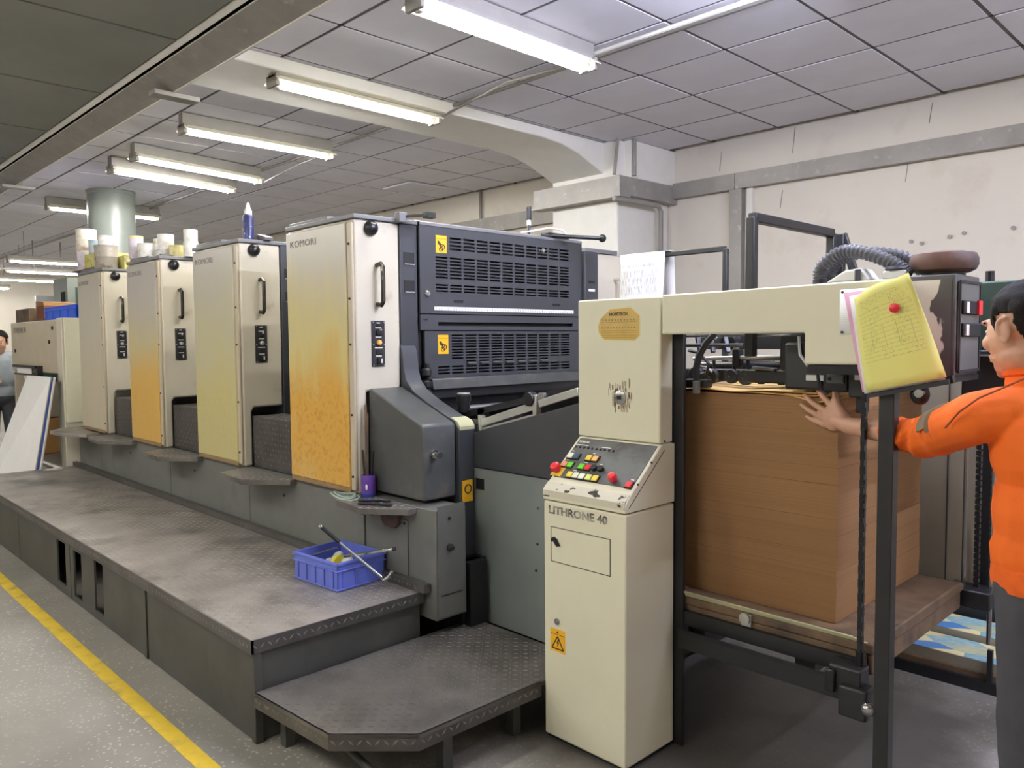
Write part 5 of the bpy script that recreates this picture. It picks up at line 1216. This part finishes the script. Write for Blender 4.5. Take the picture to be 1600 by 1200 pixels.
# sweater
b = M()
b.ell((-.465, 2.315, 1.25), (.118, .185, .17)); b.ell((-.46, 2.315, 1.08), (.115, .172, .18)); b.cap((-.455, 2.26, .985), (-.455, 2.37, .985), .112, .112)
b.cap((-.505, 2.215, 1.335), (-.485, 2.42, 1.345), .062, .062); b.cap((-.485, 2.285, 1.40), (-.48, 2.30, 1.36), .066, .085)
b.cap((-.53, 2.215, 1.325), SH, .070, .066); b.cap(SH, EL, .066, .057); b.cap(EL, EL.lerp(WR, .24), .057, .044)
b.cap((-.49, 2.43, 1.34), SR, .07, .068); b.cap(SR, ER, .066, .052); b.cap(ER, ER.lerp(WRr, .85), .052, .04)
ax1, ax2 = (EL-SH).normalized(), (WR-EL).normalized()
for i in range(7):
    c_ = EL + (ax2*(.028*(i-1.5)) if i > 1 else ax1*(-.03*(2-i))); d_ = (ax2 if i > 1 else (ax1+ax2*.6).normalized()) + Vector((0, 0, (-.5, .35, -.3, .5, -.45, .4, -.2)[i]))
    q_ = d_.normalized().to_track_quat('Z', 'Y').to_matrix(); r_ = (.066, .064, .064, .061, .059, .055, .052)[i]
    b.ell(c_, (r_, r_, .012), 20, 8, q_)
def folds(p):
    n = Vector((0, 0, 0)); amp = 0
    t1 = (p-EL).dot(ax2); t0 = (p-EL).dot(ax1); rad = p-EL
    if p.x < -.60 and p.z > 1.12:
        w = math.exp(-((t1-.02)/.10)**2)
        cax = EL + ax2*t1; n = (p-cax); n = n.normalized() if n.length else n
        ph = (t1*62 + 2.2*math.sin(p.z*22+p.x*9)) * 1.6
        amp = .006*w*math.sin(ph)
    q = mnoise.noise(Vector((p.x*7, p.y*7, p.z*3.5)))*.005 + mnoise.noise(Vector((p.x*20, p.y*20, p.z*9)))*.0018
    c = Vector((p.x+.46, p.y-2.31, 0)); c = c.normalized() if c.length > .01 else Vector((0,0,0))
    return p + n*amp + c*q*(1 if p.x > -.64 else .3)
sw = place(fuse(b, .0055, 2), 'sweater', 'orange', wk, folds)
b = M(); b.tube([EL.lerp(WR, .19), EL.lerp(WR, .21), EL.lerp(WR, .33), EL.lerp(WR, .345)], [.050, .050, .045, .040], 20); b.go('cuff', 'orangetrim', wk)
b = M(); b.lathe([(1, 0), (1.02, .02), (1.0, .055), (.96, .06)], (0, 0, 0), 'z', 32); b.v = [(-.455+.116*x, 2.315+.172*y, .895+z) for x, y, z in b.v]; b.go('hem_band', 'orangetrim', wk)
b = M(); b.tube([(-.483+.064*math.cos(a*.3307), 2.288+.064*math.sin(a*.3307), 1.432+.008*math.cos(a*.3307)) for a in range(20)], .011, 8); b.go('collar', 'orangetrim', wk)
up = SH.lerp(EL, .62); b = M(); b.tube([SH.lerp(EL, .47), SH.lerp(EL, .485), SH.lerp(EL, .68), SH.lerp(EL, .695)], [.060, .069, .067, .058], 32); b.f = [f for f in b.f if sum(b.v[i][2] for i in f)/len(f) > (SH.lerp(EL, .6).z - .002)]; b.go('arm_band', 'band', wk)
b = M(); b.tube([(-.47, 2.21, 1.425), (-.50, 2.15, 1.405), (-.56, 2.105, 1.37), (-.60, 2.098, 1.335), (-.64, 2.13, 1.29)], .0025, 6); b.tube([(-.42, 2.135, 1.2), (-.42, 2.135, 1.1), (-.43, 2.14, 1.0)], .002, 6); b.go('seam', 'seam', wk)
# trousers, belt and shoes
b = M(); b.cap((-.45, 2.25, .90), (-.45, 2.38, .90), .108, .108); b.ell((-.43, 2.315, .86), (.118, .165, .11))
for s, fx, fy in ((2.225, -.445, 2.195), (2.405, -.42, 2.42)):
    b.cap((-.445, s, .84), (-.45, (s+fy)/2, .48), .098, .078); b.cap((-.45, (s+fy)/2, .48), (fx, fy, .12), .076, .062)
place(fuse(b, .008, 4), 'trousers', 'trousers', wk, lambda p: p + Vector((mnoise.noise(p*11), mnoise.noise(p*11+Vector((5,0,0))), 0))*.006)
for fx, fy in ((-.445, 2.195), (-.42, 2.42)):
    b = M(); b.ell((fx-.05, fy, .04), (.14, .048, .042)); b.ell((fx+.02, fy, .07), (.06, .045, .06)); b.box(fx-.17, fx+.075, fy-.04, fy+.04, .001, .018)
    place(fuse(b, .006, 3), 'shoe', 'black', wk)

# ---- person far away behind the delivery unit
p2 = thing('person', 'distant person in a pale grey shirt past the delivery unit', 'person', (-10.5, 2.08, 0))
px_, py_ = -10.5, 2.08
HC2, HF2 = (px_+.02, py_+.0, 1.545), (.9, -.35, -.25)
b = M(); head(b, HC2, HF2, 1.08)
b.cap((px_, py_, 1.5), (px_-.03, py_, 1.38), .055, .06); b.ell((px_-.03, py_, 1.15), (.1, .16, .25)); b.ell((px_-.03, py_, .92), (.1, .15, .12))
for s in (-1, 1):
    sh_ = Vector((px_-.03, py_+s*.18, 1.34)); el_ = Vector((px_+.08, py_+s*.21, 1.08)); wr_ = Vector((px_+.33, py_+s*.12, 1.12))
    b.cap(sh_, el_, .045, .04); b.cap(el_, wr_, .04, .028); b.ell(wr_+Vector((.05, 0, 0)), (.045, .03, .02))
    fingers(b, [([wr_+Vector((.08, -.03+.02*i, 0)), wr_+Vector((.115, -.03+.02*i, -.01)), wr_+Vector((.14, -.03+.02*i, -.025))], [.010, .009, .008]) for i in range(4)] + [([wr_+Vector((.04, -s*.03, .0)), wr_+Vector((.08, -s*.05, .01))], [.012, .009])])
    b.cap((px_-.03, py_+s*.09, .9), (px_-.02, py_+s*.1, .48), .075, .055); b.cap((px_-.02, py_+s*.1, .48), (px_-.03, py_+s*.11, .08), .052, .04)
place(fuse(b, .007, 3), 'body', 'skin', p2)
hb = M(); head(hb, HC2, HF2, 1.08); hair(fuse(hb, .008, 3), HC2, HF2, p2, 1.08); face_bits(HC2, HF2, p2, 1.08)
b = M(); b.ell((px_-.03, py_, 1.18), (.13, .19, .25)); b.cap((px_-.03, py_-.13, 1.36), (px_-.03, py_+.13, 1.36), .07, .07); b.ell((px_-.03, py_, .96), (.125, .17, .12))
for s in (-1, 1):
    sh_ = Vector((px_-.03, py_+s*.18, 1.34)); el_ = Vector((px_+.08, py_+s*.21, 1.08)); wr_ = Vector((px_+.33, py_+s*.12, 1.12)); b.cap(sh_, el_, .068, .056); b.cap(el_, el_.lerp(wr_, .75), .055, .042)
place(fuse(b, .009, 4), 'shirt', 'shirtgrey', p2)
b = M(); b.ell((px_-.03, py_, .9), (.12, .165, .1))
for s in (-1, 1): b.cap((px_-.03, py_+s*.09, .86), (px_-.02, py_+s*.1, .48), .092, .074); b.cap((px_-.02, py_+s*.1, .48), (px_-.03, py_+s*.11, .12), .072, .06)
place(fuse(b, .009, 4), 'trousers', 'trousers', p2)
for s in (-1, 1):
    b = M(); b.ell((px_+.03, py_+s*.11, .045), (.14, .05, .044)); b.ell((px_-.04, py_+s*.11, .08), (.06, .05, .06)); place(fuse(b, .008, 3), 'shoe', 'black', p2)
